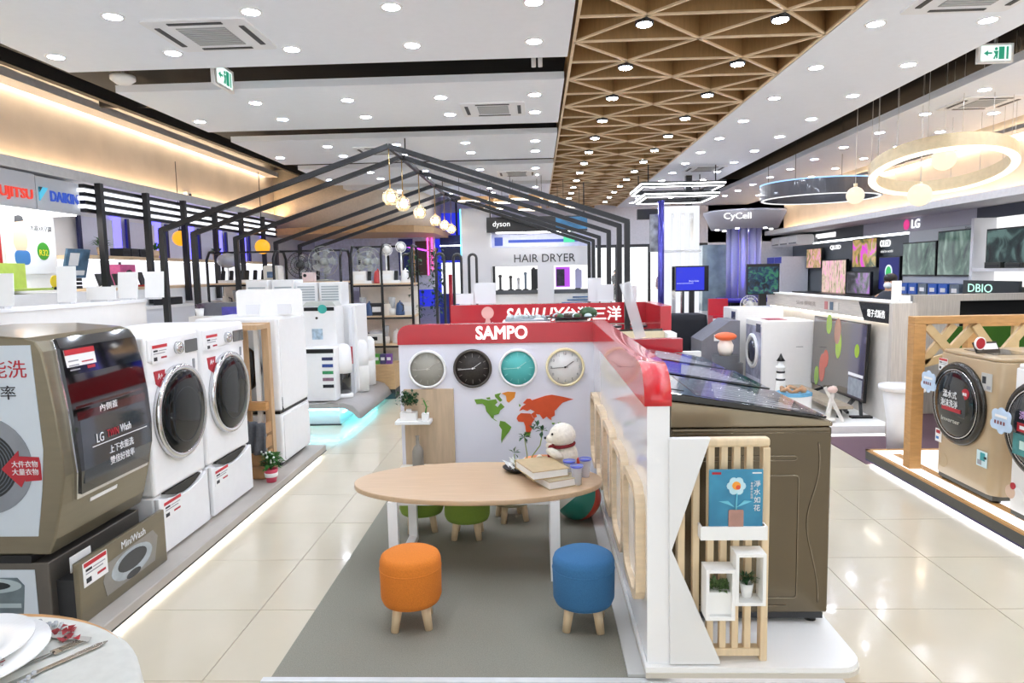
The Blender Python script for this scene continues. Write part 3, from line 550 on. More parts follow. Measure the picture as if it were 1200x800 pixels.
for k, (x0, x1, lab, c) in enumerate(((-1.03, -.78, 'thin cream book under the grey bottle', '#e8e2d4'), (-1.04, -.80, 'white book lying lowest under the grey bottle', '#efefee'))):
    r = T('book', lab, 'book', ((x0+x1)/2, 4.89, .158 - .033*k)); w = (x1-x0)/2; G().box(-w, w, -.085, .085, 0, .004).box(-w, w, -.085, .085, .028, .032).box(-w, -w+.004, -.085, .085, 0, .032).o('cover', mat(c, .5, var=0), r); G().box(-w+.004, w-.004, -.08, .08, .004, .028).o('pages', PAPER, r)
# ---------------------------------------------------------------- play table and stools
tb_ = T('oval_table', 'oval wooden play table with white metal legs on the grey carpet', 'table', (-.345, 3.70, .008))
G().prism(circ(0, 0, .69, 64, .36), .425, .452, 'z', True).o('tabletop', WOODX, tb_, .004)
for s in (-1, 1):
    x = .42*s; g = G()
    g.box(x-.025, x+.025, -.30, -.26, 0, .425).o('leg', WHITE, tb_); G().box(x-.025, x+.025, .24, .28, 0, .425).o('leg', WHITE, tb_); G().box(x-.025, x+.025, -.26, .24, 0, .035).o('foot_bar', WHITE, tb_)
G().box(-.42, .42, -.27, -.25, .40, .425).o('cross_bar', WHITE, tb_)
LEGW = mat('#dcc29c', .5, var=.07, scale=5, stretch=(10, 10, 2))
def stool(label, loc, c, rz=0, k=1.0):
    r = T('round_stool', label, 'stool', loc, rz, 'round fabric stools'); fm = mat(c, .95, var=.07, scale=220, bump=.25)
    G().lathe([(.10, .105), (.128, .115), (.138, .14), (.14, .26), (.139, .305), (.132, .325), (.115, .335), (.001, .338)], n=40).o('seat', fm, r); G().lathe([(.1395, .268), (.1418, .272), (.1395, .276)], n=40).o('piping', fm, r)
    for i in range(4):
        a = PI/4+i*PI/2; G().cyl((math.cos(a)*.085, math.sin(a)*.085, .115), (math.cos(a)*.108, math.sin(a)*.108, 0), .023, .018, 14).o('leg', LEGW, r)
    return r
stool('orange round stool with blond wooden legs in front of the table', (-.597, 2.985, .008), '#dd7f2a', .15); stool('blue round stool with blond wooden legs by the booth side', (.19, 2.97, .008), '#3a719f', -.1)
stool('green stool half hidden behind the left table leg', (-.745, 4.15, .008), '#7f9a3c', .2); stool('green stool under the middle of the oval table', (-.445, 4.03, .008), '#7f9a3c'); stool('low beige stool behind the green ones under the table', (-.185, 4.32, -.0), '#b5ab8e', .3).location.z = .008
# ball
g = G(); g.ell((0, 0, 0), .15, 24, 16)
for i in range(len(g.f)): g.mi[i] = ((i % 24)//4) % 4
o = g.o('play_ball', [mat('#1f7a6a', .3, coat=.3, var=0), mat('#c8452c', .3, coat=.3, var=0), mat('#16242c', .3, coat=.3, var=0), mat('#d9d6cc', .3, coat=.3, var=0)]); o.location = (.245, 4.30, .158); o.rotation_euler = (.5, .7, .2); tag(o, 'multicoloured striped ball on the carpet behind the table', 'ball')
# teddy bear
ZT = .46
r = T('teddy_bear', 'cream teddy bear with dark red scarf sitting on the oval table', 'teddy bear', (.13, 3.88, ZT))
g = G(); g.ell((.02, 0, .085), (.075, .065, .085)); g.ell((.005, -.01, .208), (.078, .072, .07)); g.ell((-.06, -.03, .19), (.035, .032, .028))
for s in (-1, 1): g.ell((.025, .05*s, .25), (.018, .012, .016)); g.ell((-.045, .06*s-.01, .115), (.055, .026, .026), M=Matrix.Rotation(.5, 3, 'Y')); g.ell((-.085, .05*s-.01, .033), (.06, .033, .033)); g.ell((-.13, .055*s-.01, .042), (.024, .03, .038))
bo = g.o('body', mat('#f8f1e2', .95, var=.06, scale=70, bump=.6), r); mo = bo.modifiers.new('r', 'REMESH'); mo.mode = 'VOXEL'; mo.voxel_size = .007; mo.use_smooth_shade = True; mo = bo.modifiers.new('s', 'SMOOTH'); mo.factor = .8; mo.iterations = 4
tx = bpy.data.textures.new('fur', 'CLOUDS'); tx.noise_scale = .012; mo = bo.modifiers.new('d', 'DISPLACE'); mo.texture = tx; mo.strength = .008
for s in (-1, 1): G().ell((-.054, .027*s-.024, .222), .0075, 8, 6).o('eye', BLACK, r)
G().ell((-.095, -.034, .197), (.008, .011, .008), 8, 6).o('nose', BLACK, r)
SC = mat('#8c1f26', .8, var=.2, scale=90); g = G(); g.tube([(.01+.062*math.cos(2*PI*k/16), -.002+.062*math.sin(2*PI*k/16), .150+.008*math.cos(2*PI*k/16)) for k in range(16)], .0095, 8, True); g.tube([(-.055, -.03, .15), (-.07, -.045, .11), (-.068, -.05, .07)], [.012, .014, .015], 8); g.o('scarf', SC, r)
G().ell((-.062, -.045, .145), (.018, .014, .014), 8, 6).o('scarf_knot', SC, r)
o = G().rrect(-.03, .03, 0, .075, .01, -.008, .008, 'y').o('red_card_holder', mat('#d2472f', .5, var=0)); o.location = (.245, 3.86, ZT); tag(o, 'small red plastic block behind the teddy bear', 'toy')
# books
def book(label, loc, rz, w, d, h, c):
    r = T('book', label, 'book', loc, rz, 'books on the oval table'); g = G(); g.box(-w/2, w/2, -d/2, d/2, 0, .004).box(-w/2, w/2, -d/2, d/2, h-.004, h).box(-w/2, w/2, -d/2, -d/2+.004, 0, h); g.o('cover', mat(c, .5, var=.05), r); G().box(-w/2+.005, w/2-.005, -d/2+.003, d/2-.005, .0039, h-.0039).o('pages', PAPER, r); return r
book('thick tan-covered book lying under another on the table', (.075, 3.665, ZT), -2.65, .20, .27, .045, '#b7a888'); book('thick tan hardback lying on top of another book', (.01, 3.69, ZT+.0455), -2.75, .21, .27, .045, '#c2ab82')
# glasses
def glass(label, x, y, first=None):
    if first: return dup(first, (x, y, ZT), None, label)
    r = T('glass', label, 'glass', (x, y, ZT), 0, 'glasses on the oval table'); G().lathe([(.024, 0), (.032, .09), (.034, .1), (.032, .1), (.03, .09), (.022, .008), (.001, .008)], n=20).o('tumbler', mat('#eef3fb', .04, alpha=.4, var=0), r); G().lathe([(.033, .094), (.0352, .098), (.0352, .105), (.0335, .105), (.0335, .096)], n=20).o('blue_rim', mat('#5a68c8', .3, var=0), r); return r
g0 = glass('blue-rimmed glass nearest the table edge', .20, 3.60); glass('blue-rimmed glass close behind the books', .165, 3.70, g0); glass('blue-rimmed glass nearest the teddy bear', .255, 3.74, g0)
# dark tray with the flower arrangement
r = T('black_bowl', 'low black bowl with white blossom and green sprigs beside the books', 'bowl', (-.13, 3.86, ZT)); G().lathe([(.05, 0), (.075, .018), (.085, .028), (.078, .028), (.05, .01), (.001, .01)], n=28).o('bowl', BLACK, r)
g = G(); rnd = random.Random(2)
for i in range(34): a = rnd.uniform(0, 6.3); e = rnd.uniform(.2, 1.4); g.leaf((rnd.gauss(0, .02), rnd.gauss(0, .02), .02), (math.cos(a)*math.cos(e), math.sin(a)*math.cos(e), math.sin(e)), .07, .03, .1)
g.o('white_petals', PAPER, r); g = G()
for i in range(16): a = rnd.uniform(0, 6.3); g.leaf((.05, 0, .02), (math.cos(a), math.sin(a), rnd.uniform(.2, 1)), .05, .02)
g.o('green_leaves', mat('#b9d24a', .5, var=.1), r)
g = G(); g.tube([(.06, 0, .01), (.09, 0, .09), (.135, 0, .15), (.15, 0, .22), (.145, 0, .245)], .0035, 6); g.tube([(.05, 0, .01), (.06, .01, .09), (.05, .01, .16), (.045, .01, .2)], .003, 6); g.tube([(-.01, 0, .01), (-.015, 0, .1)], .003, 6)
g.o('stem', mat('#8fa05a', .5, var=.05), r)
for (x, z), n in (((.148, .235), 7), ((.12, .26), 4), ((.045, .2), 8), ((-.015, .105), 5), ((.1, .24), 4)):
    g = G()
    for i in range(n): a = rnd.uniform(0, 6.3); g.leaf((x, 0, z), (math.cos(a), rnd.uniform(-.6, .6), math.sin(a)), .042, .026, 0)
    g.o('sprig_leaf', LEAFD, r)
o = G().lathe([(.001, 0), (.09, 0), (.13, .02), (.125, .032), (.09, .012), (.001, .012)], n=32).o('orange_plate', mat('#e0905a', .5, var=.03)); o.location = (.02, 3.98, ZT-.002); tag(o, 'orange dish behind the black bowl on the table', 'plate')
# ---------------------------------------------------------------- table with plates at the corner
r = T('round_table', 'round dining table with white cloth at the photo corner', 'table', (-1.35, 1.15, 0)); G().lathe([(.505, .72), (.505, .742), (.001, .742)], n=64).o('tabletop', OAK, r); G().lathe([(.22, 0), (.22, .03), (.05, .06), (.05, .72)], n=24).o('pedestal', DARK, r)
n = 72; g = G(); prof = [(.0, .7445), (.3, .7445), (.47, .7445), (.498, .7443), (.512, .735), (.518, .68), (.53, .55), (.545, .42)]; vs = []
for j, (R, z) in enumerate(prof):
    for k in range(n):
        a = 2*PI*k/n; wv = .03*math.sin(a*9)*max(0, j-4)/3; vs.append((.02*(j > 0)+(R+wv)*math.cos(a), -.012*(j > 0)+(R+wv)*math.sin(a), z))
g.add(vs, [(j*n+k, j*n+(k+1) % n, (j+1)*n+(k+1) % n, (j+1)*n+k) for j in range(len(prof)-1) for k in range(n)], True)
o = g.o('tablecloth', mat('#cfcfc8', .9, var=.03, scale=40)); o.location = (-1.35, 1.15, 0); tag(o, 'white cloth draped over the round corner table', 'tablecloth')
o.modifiers.new('s', 'SOLIDIFY').thickness = .002
o = G().prism([(-.05, .405), (.05, .412), (.15, .405), (.262, .385), (.268, .366), (.15, .386), (.05, .393), (-.05, .386)], 0, .002).o('cloth_band', mat('#b5b2ab', .5, var=.05)); o.location = (-1.345, 1.14, .749); tag(o, 'thin grey band across the white tablecloth', 'ribbon')  # flat grey strip laid along the back of the cloth
PL = mat('#f7f7f5', .12, coat=.6, var=0)
def plate(label, loc, R): o = G().lathe([(.001, 0), (R*.5, 0), (R*.62, .006), (R, .02), (R, .024), (R*.62, .011), (R*.5, .006), (.001, .006)], n=56).o('plate', PL); o.location = loc; return tag(o, label, 'plate', 'plates on the corner table')
plate('large white plate lowest of the stack on the corner table', (-1.315, 1.405, .7465), .18); plate('smaller white plate stacked on a larger one', (-1.345, 1.435, .7535), .155)
STL = mat('#b9b8b4', .18, 1, var=0)
k = T('table_knife', 'steel knife lying beside the plates on white cloth', 'cutlery', (-1.10, 1.40, .7475), 1.02); G().prism([(-.12, -.008), (-.02, -.009), (-.015, -.006), (.11, -.008), (.13, .002), (.11, .01), (-.015, .006), (-.02, .009), (-.12, .008)], 0, .003).o('blade', STL, k, .001)
k = T('table_fork', 'ornate steel fork nearest the plates on white cloth', 'cutlery', (-1.155, 1.42, .7475), 1.0); G().box(-.10, .05, -.004, .004, 0, .003).prism(circ(-.09, 0, .02, 14, .012), 0, .004).o('handle', STL, k); 
for y in (-.011, -.004, .004, .011): G().box(.06, .115, y-.0017, y+.0017, 0, .003).o('tine', STL, k)
G().box(.045, .062, -.013, .013, 0, .003).o('neck', STL, k)
rnd = random.Random(4)
for j, (x, y, lab) in enumerate(((-1.165, 1.545, 'cluster of dried red petals at the back of the corner table'), (-1.185, 1.40, 'dried dark red petals between the plate and fork'), (-1.13, 1.525, 'single dried rose petal above the knife tip'))):
    g = G(); 
    for i in range((9, 6, 3)[j]): a = rnd.uniform(0, 6.3); g.leaf((rnd.gauss(0, .012), rnd.gauss(0, .01), .001), (math.cos(a), math.sin(a), rnd.uniform(.1, .9)), .026, .02, .2)
    o = g.o('rose_petals', mat('#a8252c', .7, var=.3, scale=60)); o.location = (x, y, .7475); tag(o, lab, 'petals')
for j, (x, y, lab) in enumerate(((-1.225, 1.575, 'glittering crystal beads near the dried red petals'), (-1.11, 1.33, 'glittering crystal beads at the fork handle'))):
    g = G()
    for i in range(14): g.ell((rnd.gauss(0, .02), rnd.gauss(0, .012), .006), .006, 6, 4)
    o = stuff(g.o('crystal_beads', mat('#eef2f6', .02, trans=.6, var=0))); o.location = (x, y, .7475); tag(o, lab, 'beads')
# ---------------------------------------------------------------- right: platform, beige drum washer, trellis
p = T('display_platform', 'dark-sided oak-edged platform under the beige drum washers, glowing white top', 'platform', (2.66, 1.5, 0))
OAKE = mat('#c9985e', .45, var=.08, scale=4, stretch=(3, 3, 16))
G().box(0, 2.2, 0, 4.05, .03, .105).o('deck', mat('#55534d', .5, var=.04), p); G().box(0, .03, 0, 4.05, .105, .118).box(0, 2.2, 4.02, 4.05, .105, .118).box(.14, .20, 0, 3.9, .105, .116).o('oak_edge', OAKE, p)
G().box(.03, .14, 0, 4.02, .105, .112).box(.03, 2.2, 3.9, 4.02, .105, .112).box(.20, 2.2, 0, 3.9, .105, .110).o('glow_top', emit('#ffffff', 1.4), p); G().box(.06, 2.2, .05, 4.0, 0, .03).o('plinth', BLACK, p)
G().box(.03, .05, .02, 4.03, .012, .028).o('light_strip', emit('#f4f2ff', 10), p); G().box(-.002, .001, 0, 4.05, .03, .042).o('edge_strip', mat('#3a3560', .3, var=0), p)
BEI = mat('#bba482', .3, coat=.3, var=.015)
def drum(name, label, loc, body, w=.63, h=.9, print3=None, first=None):
    r = T(name, label, 'washing machine', loc)
    g = G(); g.prism(rr(0, .66, 0, w, .07, 6), .045, h-.02, 'z', True); bo = g.o('body', body, r, .006)
    G().prism(rr(.012, .66, .01, w-.01, .06, 6), h-.02, h+.005, 'z', True).o('top_cover', body, r, .01, 3)
    G().box(.02, .6, .03, w-.03, .012, .045).o('kick_plate', mat('#4a4840', .5, var=0), r)
    for x, y in ((.06, .06), (.06, w-.06), (.6, .06), (.6, w-.06)): G().cyl((x, y, 0), (x, y, .045), .03, n=12).o('foot', BLACK, r)
    cy, cz, R = w/2+.045, .565, .272
    d = G().lathe([(R, .0), (R+.006, -.012), (R-.004, -.03), (R-.03, -.038), (R-.038, -.03)], (0, cy, cz), 48, 'x').o('door', mat('#2e2a24', .25, .3, coat=.3, var=0), r)
    G().lathe([(R-.034, -.032), (R-.07, -.045), (R-.15, -.055), (.001, -.058)], (0, cy, cz), 40, 'x').o('glass', mat('#1c2124', .05, coat=.3, var=.3, scale=4, c2='#0c0e10'), d)
    G().lathe([(R-.04, -.0345), (R-.043, -.04), (R-.048, -.0375)], (0, cy, cz), 40, 'x').o('rim', CHROME, d)
    G().box(.1, .35, .2, w-.12, h+.004, h+.008).o('soap_tray', mat('#8a8274', .15, .5, var=0), r)
    G().prism(circ(cy+.16, .14, .05, 24), -.0025, .001, 'x').o('filter_cap', body, r)
    return r, d, cy, cz
r, d, cy, cz = drum('drum_washer', 'beige drum washer with dark oval door beside the oak trellis post', (2.79, 4.2, .118), BEI)
WP2 = mat('#f4f4f4', .5, var=0)
text('溫水式', .05, WP2, d, (-.058, cy+.02, cz+.06), '-x', .15); text('泡沫洗淨', .05, WP2, d, (-.060, cy+.02, cz+.0), '-x', .18); g = G(); g.prism([(cy+.1, cz-.05), (cy-.1, cz-.05), (cy-.1, cz-.025), (cy+.1, cz-.025)], -.061, -.05, 'x'); g.o('red_band', INKR, d)
G().prism(circ(cy-.13, cz+.085, .035, 20), -.053, -.04, 'x').o('round_sticker', INKR, d); text('節能', .02, WP2, d, (-.0535, cy-.13, cz+.085), '-x')
text('Inverter', .028, mat('#c9c5b8', .4, var=0), d, (-.059, cy+.0, cz-.11), '-x', .2)
price(r, '-x', (-.002, .56, .80), .1, .085, PAPER); card('panel_sticker', r, '-x', (-.002, .10, .75), .1, .11, mat('#c3c2bb', .3, var=0), [(INK, .1, .45, .4, .8), (GRYP, .55, .9, .1, .3)]); card('energy_sticker', r, '-x', (-.002, .11, .26), .1, .1, mat('#cfe6e8', .4, var=0), [(mat('#2b9aa0', .4, var=0), .35, .8, .4, .9), (INK, .7, .95, .55, .7), (GRYP, .1, .5, .1, .4)]); card('energy_sticker', r, '-x', (-.002, .58, .30), .07, .09, PAPER, [(INKR, .15, .8, .65, .9), (mat('#3b7cc0', .4, var=0), .15, .6, .2, .4)])
r, d, cy, cz = drum('drum_washer', 'white drum washer cut by the right edge, coloured print in its door', (2.76, 3.42, .118), mat('#eceae6', .3, coat=.3, var=.01))
card('door_print', d, '-x', (-.058, cy+.0, cz-.0), .22, .05, INKR, [(WP2, .1, .9, .3, .7)]); card('door_print', d, '-x', (-.056, cy+.0, cz-.10), .28, .12, mat('#3f8f90', .3, var=.2), [(mat('#bfe0d8', .3, var=0), .2, .5, .3, .7)]); text('洗脫烘', .045, mat('#c9a4d8', .4, var=0), d, (-.060, cy+.02, cz+.07), '-x', .15)
G().prism(circ(cy+.22, .15, .04, 24), -.004, .001, 'x').o('round_sticker', mat('#d8b9a0', .5, var=0), r); G().prism(circ(cy+.2, .19, .02, 18), -.006, .001, 'x').o('red_dot', INKR, r)
def cloudtag(label, x, y, z, first=None):
    o = T('price_tag', label, 'tag', (x, y, z)); pts = []
    for cx, cz_, rr_, a0, a1 in ((.05, .09, .03, 0, 120), (0, .105, .03, 40, 140), (-.05, .09, .03, 60, 180), (-.06, .03, .03, 120, 250), (0, .01, .03, 200, 340), (.06, .03, .03, 290, 420)):
        for k in range(6): t = math.radians(a0+(a1-a0)*k/5); pts.append((cx+rr_*math.cos(t), cz_+rr_*math.sin(t)))
    G().prism(pts, -.003, .003, 'x').o('card', mat('#c6dcf2', .5, var=.05), o)
    g = G(); 
    for k in range(4): g.box(-.005, 0, .04-.025*k, .052-.025*k, .035, .055)
    g.o('printed_price', [mat('#7a3f45', .5, var=0)], o); G().box(-.004, 0, -.05, .05, .075, .09).o('printed_line', PAPER, o); G().box(.0, .03, -.005, .005, .05, .056).o('clip', GLASS, o)
    return o
cloudtag('pale blue cloud-shaped price tag at the beige washer door', 2.715, 4.80, .735); cloudtag('pale blue cloud-shaped price tag at the white washer door', 2.665, 3.97, .64)
# oak trellis frame
r = T('oak_trellis', 'oak frame with angled crossing slats behind the beige drum washer', 'trellis', (2.70, 5.02, .118)); 
G().box(0, .085, -.045, .045, 0, 1.06).o('post', OAKE, r, .004); G().box(0, 1.9, -.045, .045, 1.06, 1.115).o('top_rail', OAKE, r, .004); G().box(1.82, 1.9, -.045, .045, 0, 1.06).o('post', OAKE, r, .004)
TS = mat('#d8bd8d', .5, var=.05)
for k, (a, b_) in enumerate((((.1, 1.05), (.30, .83)), ((.30, 1.05), (.09, .78)), ((.27, .84), (.46, 1.05)), ((.44, 1.05), (.62, .80)), ((.62, .80), (.82, 1.05)), ((.80, 1.05), (1.0, .8)), ((1.0, .8), (1.2, 1.05)), ((1.16, 1.05), (1.4, .8)), ((1.4, .8), (1.6, 1.05)), ((.66, .82), (.9, .85)), ((.09, .77), (.35, .84)), ((1.6, 1.05), (1.82, .8)))): G().bar((a[0], .012*(k % 3)-.012, a[1]), (b_[0], .012*(k % 3)-.012, b_[1]), .03, .055).o('slat', TS, r)
r = T('oak_trellis', 'second oak rail standing farther back past the trellis', 'trellis', (3.75, 6.1, .0)); G().box(0, 1.9, -.04, .04, 1.06, 1.13).o('top_rail', OAKE, r); G().box(0, .08, -.04, .04, 0, 1.06).o('post', OAKE, r); G().box(1.82, 1.9, -.04, .04, 0, 1.06).o('post', OAKE, r)
for k in range(3): G().box(.4+.5*k, .45+.5*k, -.02, .02, 0, 1.06).o('slat', TS, r)
r = T('turf_strip', 'strip of artificial turf behind the trellis', 'panel', (3.72, 6.3, 0)); G().box(0, 1.9, -.02, .02, 0, 1.04).o('turf', mat('#3f7a1e', .9, var=.3, scale=200, bump=1), r)
r = T('tablet_sign', 'small black sign with white lettering on top of the beige washer', 'sign', (2.93, 4.52, 1.025), .25); g = G(); g.M = Matrix.Rotation(-.5, 4, 'X'); g.box(-.09, .09, -.006, .006, 0, .075); g.o('plate', BLACK, r); 
g = G(); g.M = Matrix.Rotation(-.5, 4, 'X'); g.box(-.03, .08, -.009, -.005, .02, .06); g.o('lettering_panel', WP2, r); o = G().prism(circ(-.085, .065, .04, 24), -.02, -.012, 'y').o('round_badge', INKR, r); G().ring(circ(-.085, .065, .042, 24), circ(-.085, .065, .036, 24), -.022, -.011, 'y').o('badge_rim', WP2, r)
dcard('grey photo card on the drum washer at the right frame edge', 3.04, 4.02, 1.025, .16, .17, .2, -.3, None, mat('#a9a8aa', .4, var=.1))
r = T('side_table', 'round white side table behind the oak post', 'table', (3.04, 5.75, .006)); G().lathe([(.17, .56), (.18, .575), (.18, .6), (.001, .6)], n=36).o('tabletop', WHITE, r); G().lathe([(.10, 0), (.11, .3), (.15, .56)], n=28).o('base', WHITE, r)
# ---------------------------------------------------------------- TV podium
GW = mat('#cfc8bf', .6, var=.1, scale=4, stretch=(26, 26, 1.2)); GWH = mat('#d6cfc6', .6, var=.08, scale=4, stretch=(8, 1.2, 26))
p = T('tv_podium', 'white low podium with wood-look back wall for the leaning television', 'podium', (2.6, 6.4, .006))
G().box(0, .8, 0, 3.4, .03, .105).o('deck', PAPER, p, .004); G().box(.04, .8, .04, 3.4, 0, .03).o('light_plinth', emit('#ffffff', 2.5), p)
G().box(.72, .80, 0, 3.4, .105, 1.08).o('back_wall', mat('#d9d4cc', .5, var=.03), p); G().box(.66, .82, -.02, 3.4, 1.08, 1.25).o('header', GWH, p); G().box(.64, .83, -.03, 3.4, 1.25, 1.265).o('cap', PAPER, p); G().box(.70, .715, .02, 3.38, 1.065, 1.08).o('light_strip', emit('#fff6e8', 9), p)
G().box(.64, .86, -.06, .0, 0, 1.25).o('end_panel', GW, p)
s_ = G(); s_.M = Matrix.Identity(4); sg = G().prism([(.0, 1.06), (.5, 1.06), (.62, 1.24), (0, 1.24)], .648, .66, 'x').o('sign_panel', mat('#16161c', .2, coat=.5, var=0), p); text('電子式販售', .075, emit('#ffffff', 1.2), sg, (.647, .26, 1.14), '-x', .34)
for k in range(3): G().box(.655, .66, 1.1+.14*k, 1.18+.14*k, 1.12, 1.21).o('print_card', [mat('#d9d4cc', .5, var=0), mat('#53667a', .4, var=0), mat('#c77a78', .4, var=0)][k], p)
text('SEMI 變頻洗', .055, mat('#a39a90', .5, var=0), p, (.655, 2.0, 1.165), '-x', .6)
tv = T('television', 'large grey-brown screened television leaning at the podium wall', 'television', (3.2, 6.77, .111)); g = G(); g.M = Matrix.Rotation(.035, 4, 'Y'); g.box(0, .03, 0, 1.3, .14, .93); g.o('frame', BLACK, tv, .004)
g = G(); g.M = Matrix.Rotation(.035, 4, 'Y'); g.box(-.003, 0, .01, 1.29, .15, .92); sc1 = g.o('screen', mat('#5f564c', .07, coat=1, var=.1, scale=2), tv)
for (y, z, ry, rz_, c) in ((.88, .86, .07, .11, '#8fb733'), (.62, .66, .07, .15, '#a0c236'), (.66, .8, .08, .14, '#b9866a'), (1.0, .36, .08, .16, '#cf5f4a'), (1.14, .25, .06, .11, '#8fb733'), (.92, .47, .07, .1, '#cf5f4a')):
    g = G(); g.M = Matrix.Rotation(.035, 4, 'Y'); g.prism(circ(y, z, ry, 20, rz_), -.0045-.0003*ry*10, -.002, 'x'); g.o('printed_balloon', mat(c, .2, coat=.5, var=.02), sc1)
g = G(); g.M = Matrix.Rotation(.035, 4, 'Y'); g.box(-.0042, -.002, .02, .36, .16, .91); g.cur = 1; g.box(-.005, -.002, .03, .35, .38, .41); g.cur = 2; g.box(-.005, -.002, .04, .34, .18, .36); g.cur = 3; g.prism(circ(.19, .64, .05, 18, .07), -.006, -.002, 'x'); g.o('printed_column', [mat('#4b4668', .1, coat=1, var=.2), WP2, mat('#a3abb4', .2, var=.1), mat('#a0c236', .3, var=0)], sc1)
st_ = G().bar((-.1, .15, .06), (.06, .3, .14), .03).bar((-.1, 1.1, .06), (.06, 1.0, .14), .03).bar((-.12, .05, .04), (-.08, .5, .10), .025).o('stand', BLACK, tv); G().box(-.12, .08, -.05, .02, 0, .02).bar((-.02, -.02, .01), (.02, .1, .16), .03).o('stand_foot', BLACK, tv)
r = T('wooden_bench', 'low grey-wood bench in front of the leaning television', 'bench', (2.98, 6.7, .111)); G().box(-.1, .1, 0, 1.3, .10, .13).o('top', mat('#b3a58f', .5, var=.08), r); 
for y in (.08, 1.2): G().cyl((0, y, 0), (0, y, .10), .025, n=10).o('leg', BLACK, r)
# two front loaders facing the aisle on the podium
def sidewasher(label, loc, h):
    r = T('washing_machine', label, 'washing machine', loc); G().box(0, .6, 0, .63, .02, h).o('body', mat('#f1efec', .35, var=.01), r, .015, 3); d = G().lathe([(.21, 0), (.215, -.02), (.19, -.035), (.17, -.02)], (0, .32, h*.56), 36, 'x').o('door', PAPER, r); G().lathe([(.175, -.02), (.1, -.04), (.001, -.045)], (0, .32, h*.56), 28, 'x').o('glass', mat('#3a3f58', .05, coat=1, var=.4, scale=5), d)
    G().box(-.004, 0, .04, .6, .03, h*.2).o('kick_print', mat('#cfd2e6', .3, var=.1), r); G().box(-.008, 0, .05, .2, h-.14, h-.04).o('display', mat('#444a66', .1, coat=1, var=0), r); return r
a_ = sidewasher('plain white washer seen from its side next to the big television', (2.64, 8.10, .111), .87); G().box(-.003, 0, .02, .6, .1, .8).o('film', mat('#c9cce6', .2, coat=.3, var=.25, scale=6), a_); g = G(); g.box(.12, .35, .15, .45, .868, .874); g.o('red_leaflet', mat('#b03048', .5, var=.2), a_); G().box(.40, .48, -.003, 0, .56, .565).o('slot', BLACK, a_)
sidewasher('white round-door washer behind the plain white one on the podium', (2.56, 8.86, .111), .98)
# lighthouse and driftwood ornament on the podium
r = T('lighthouse_ornament', 'small white toy lighthouse with black cap beside the plain white washer', 'ornament', (2.60, 7.35, .111)); G().lathe([(.05, 0), (.055, .2), (.04, .36), (.035, .42), (.05, .425), (.05, .44), (.03, .445), (.03, .5)], n=18).o('tower', PAPER, r); G().lathe([(.045, .5), (.02, .54), (.004, .58)], n=16).o('cap', BLACK, r); G().lathe([(.048, .29), (.05, .3), (.048, .31)], n=16).lathe([(.043, .37), (.045, .38), (.043, .39)], n=16).o('band', DARK, r)
r = T('pool_box', 'white box with blue wavy top and driftwood ring, by the toy lighthouse', 'ornament', (2.55, 6.85, .111)); G().prism([(.16*math.cos(k*PI/16)*(1+.12*math.sin(k*.9)), .14*math.sin(k*PI/16)) for k in range(32)], 0, .22).o('box', PAPER, r); G().prism([(.165*math.cos(k*PI/16)*(1+.12*math.sin(k*.9)), .145*math.sin(k*PI/16)) for k in range(32)], .22, .255).o('water_top', mat('#6fb4dc', .2, var=.1), r); G().tube([(.11*math.cos(k*PI/8), .09*math.sin(k*PI/8), .275+.02*math.sin(k*2.1)) for k in range(16)], .02, 8, True).o('driftwood', mat('#c89a72', .7, var=.2), r)
r = T('wooden_star', 'white crossed driftwood sticks leaning by the blue-topped box', 'ornament', (2.84, 6.62, .111)); WD = mat('#e6e1d8', .7, var=.1)
for a, b_ in (((-.08, -.05, .0), (.03, .03, .34)), ((.09, -.05, 0), (-.06, .03, .33)), ((.0, .09, 0), (.0, -.0, .3))): G().bar(a, b_, .03).o('stick', WD, r)
G().ell((0, 0, .31), (.05, .04, .035), 10, 6).o('shell', mat('#e2c6bc', .6, var=.1), r); G().ell((-.05, -.03, .02), (.08, .06, .02), 10, 6).o('sand_heap', WD, r)
# wood-look wall with dark window behind the trellis
r = T('tv_wall', 'wood-look partition with black recess behind the oak trellis', 'partition', (4.0, 7.4, .0)); G().box(0, .48, 0, .1, 0, 1.285).box(.48, 1.7, 0, .1, 1.215, 1.285).box(.48, 1.7, 0, .1, 0, .3).o('panel', GW, r); G().box(.48, 1.7, .06, .1, .3, 1.215).o('black_recess', VOID, r); G().box(-.09, -.04, .0, .1, 0, 1.28).o('lit_edge', LIT, r); G().box(-.04, .0, .02, .08, 0, 1.28).o('grey_edge', GREY, r)
r = T('door_frame_panel', 'narrow black-topped panel between the television podium and wood-look wall', 'panel', (3.72, 7.3, .0)); G().box(0, .12, 0, .05, 0, 1.15).o('panel', mat('#8a5a48', .5, var=.2, scale=9), r); G().box(-.02, .16, -.01, .06, 1.15, 1.18).box(-.02, .0, -.01, .06, 0, 1.15).o('frame', BLACK, r); G().box(.05, .19, -.05, -.01, .93, .96).o('handle', BLACK, r)
dcard('tall leaning white card on the end of the television podium wall', 3.34, 6.48, 1.27, .09, .19, 0, 0)
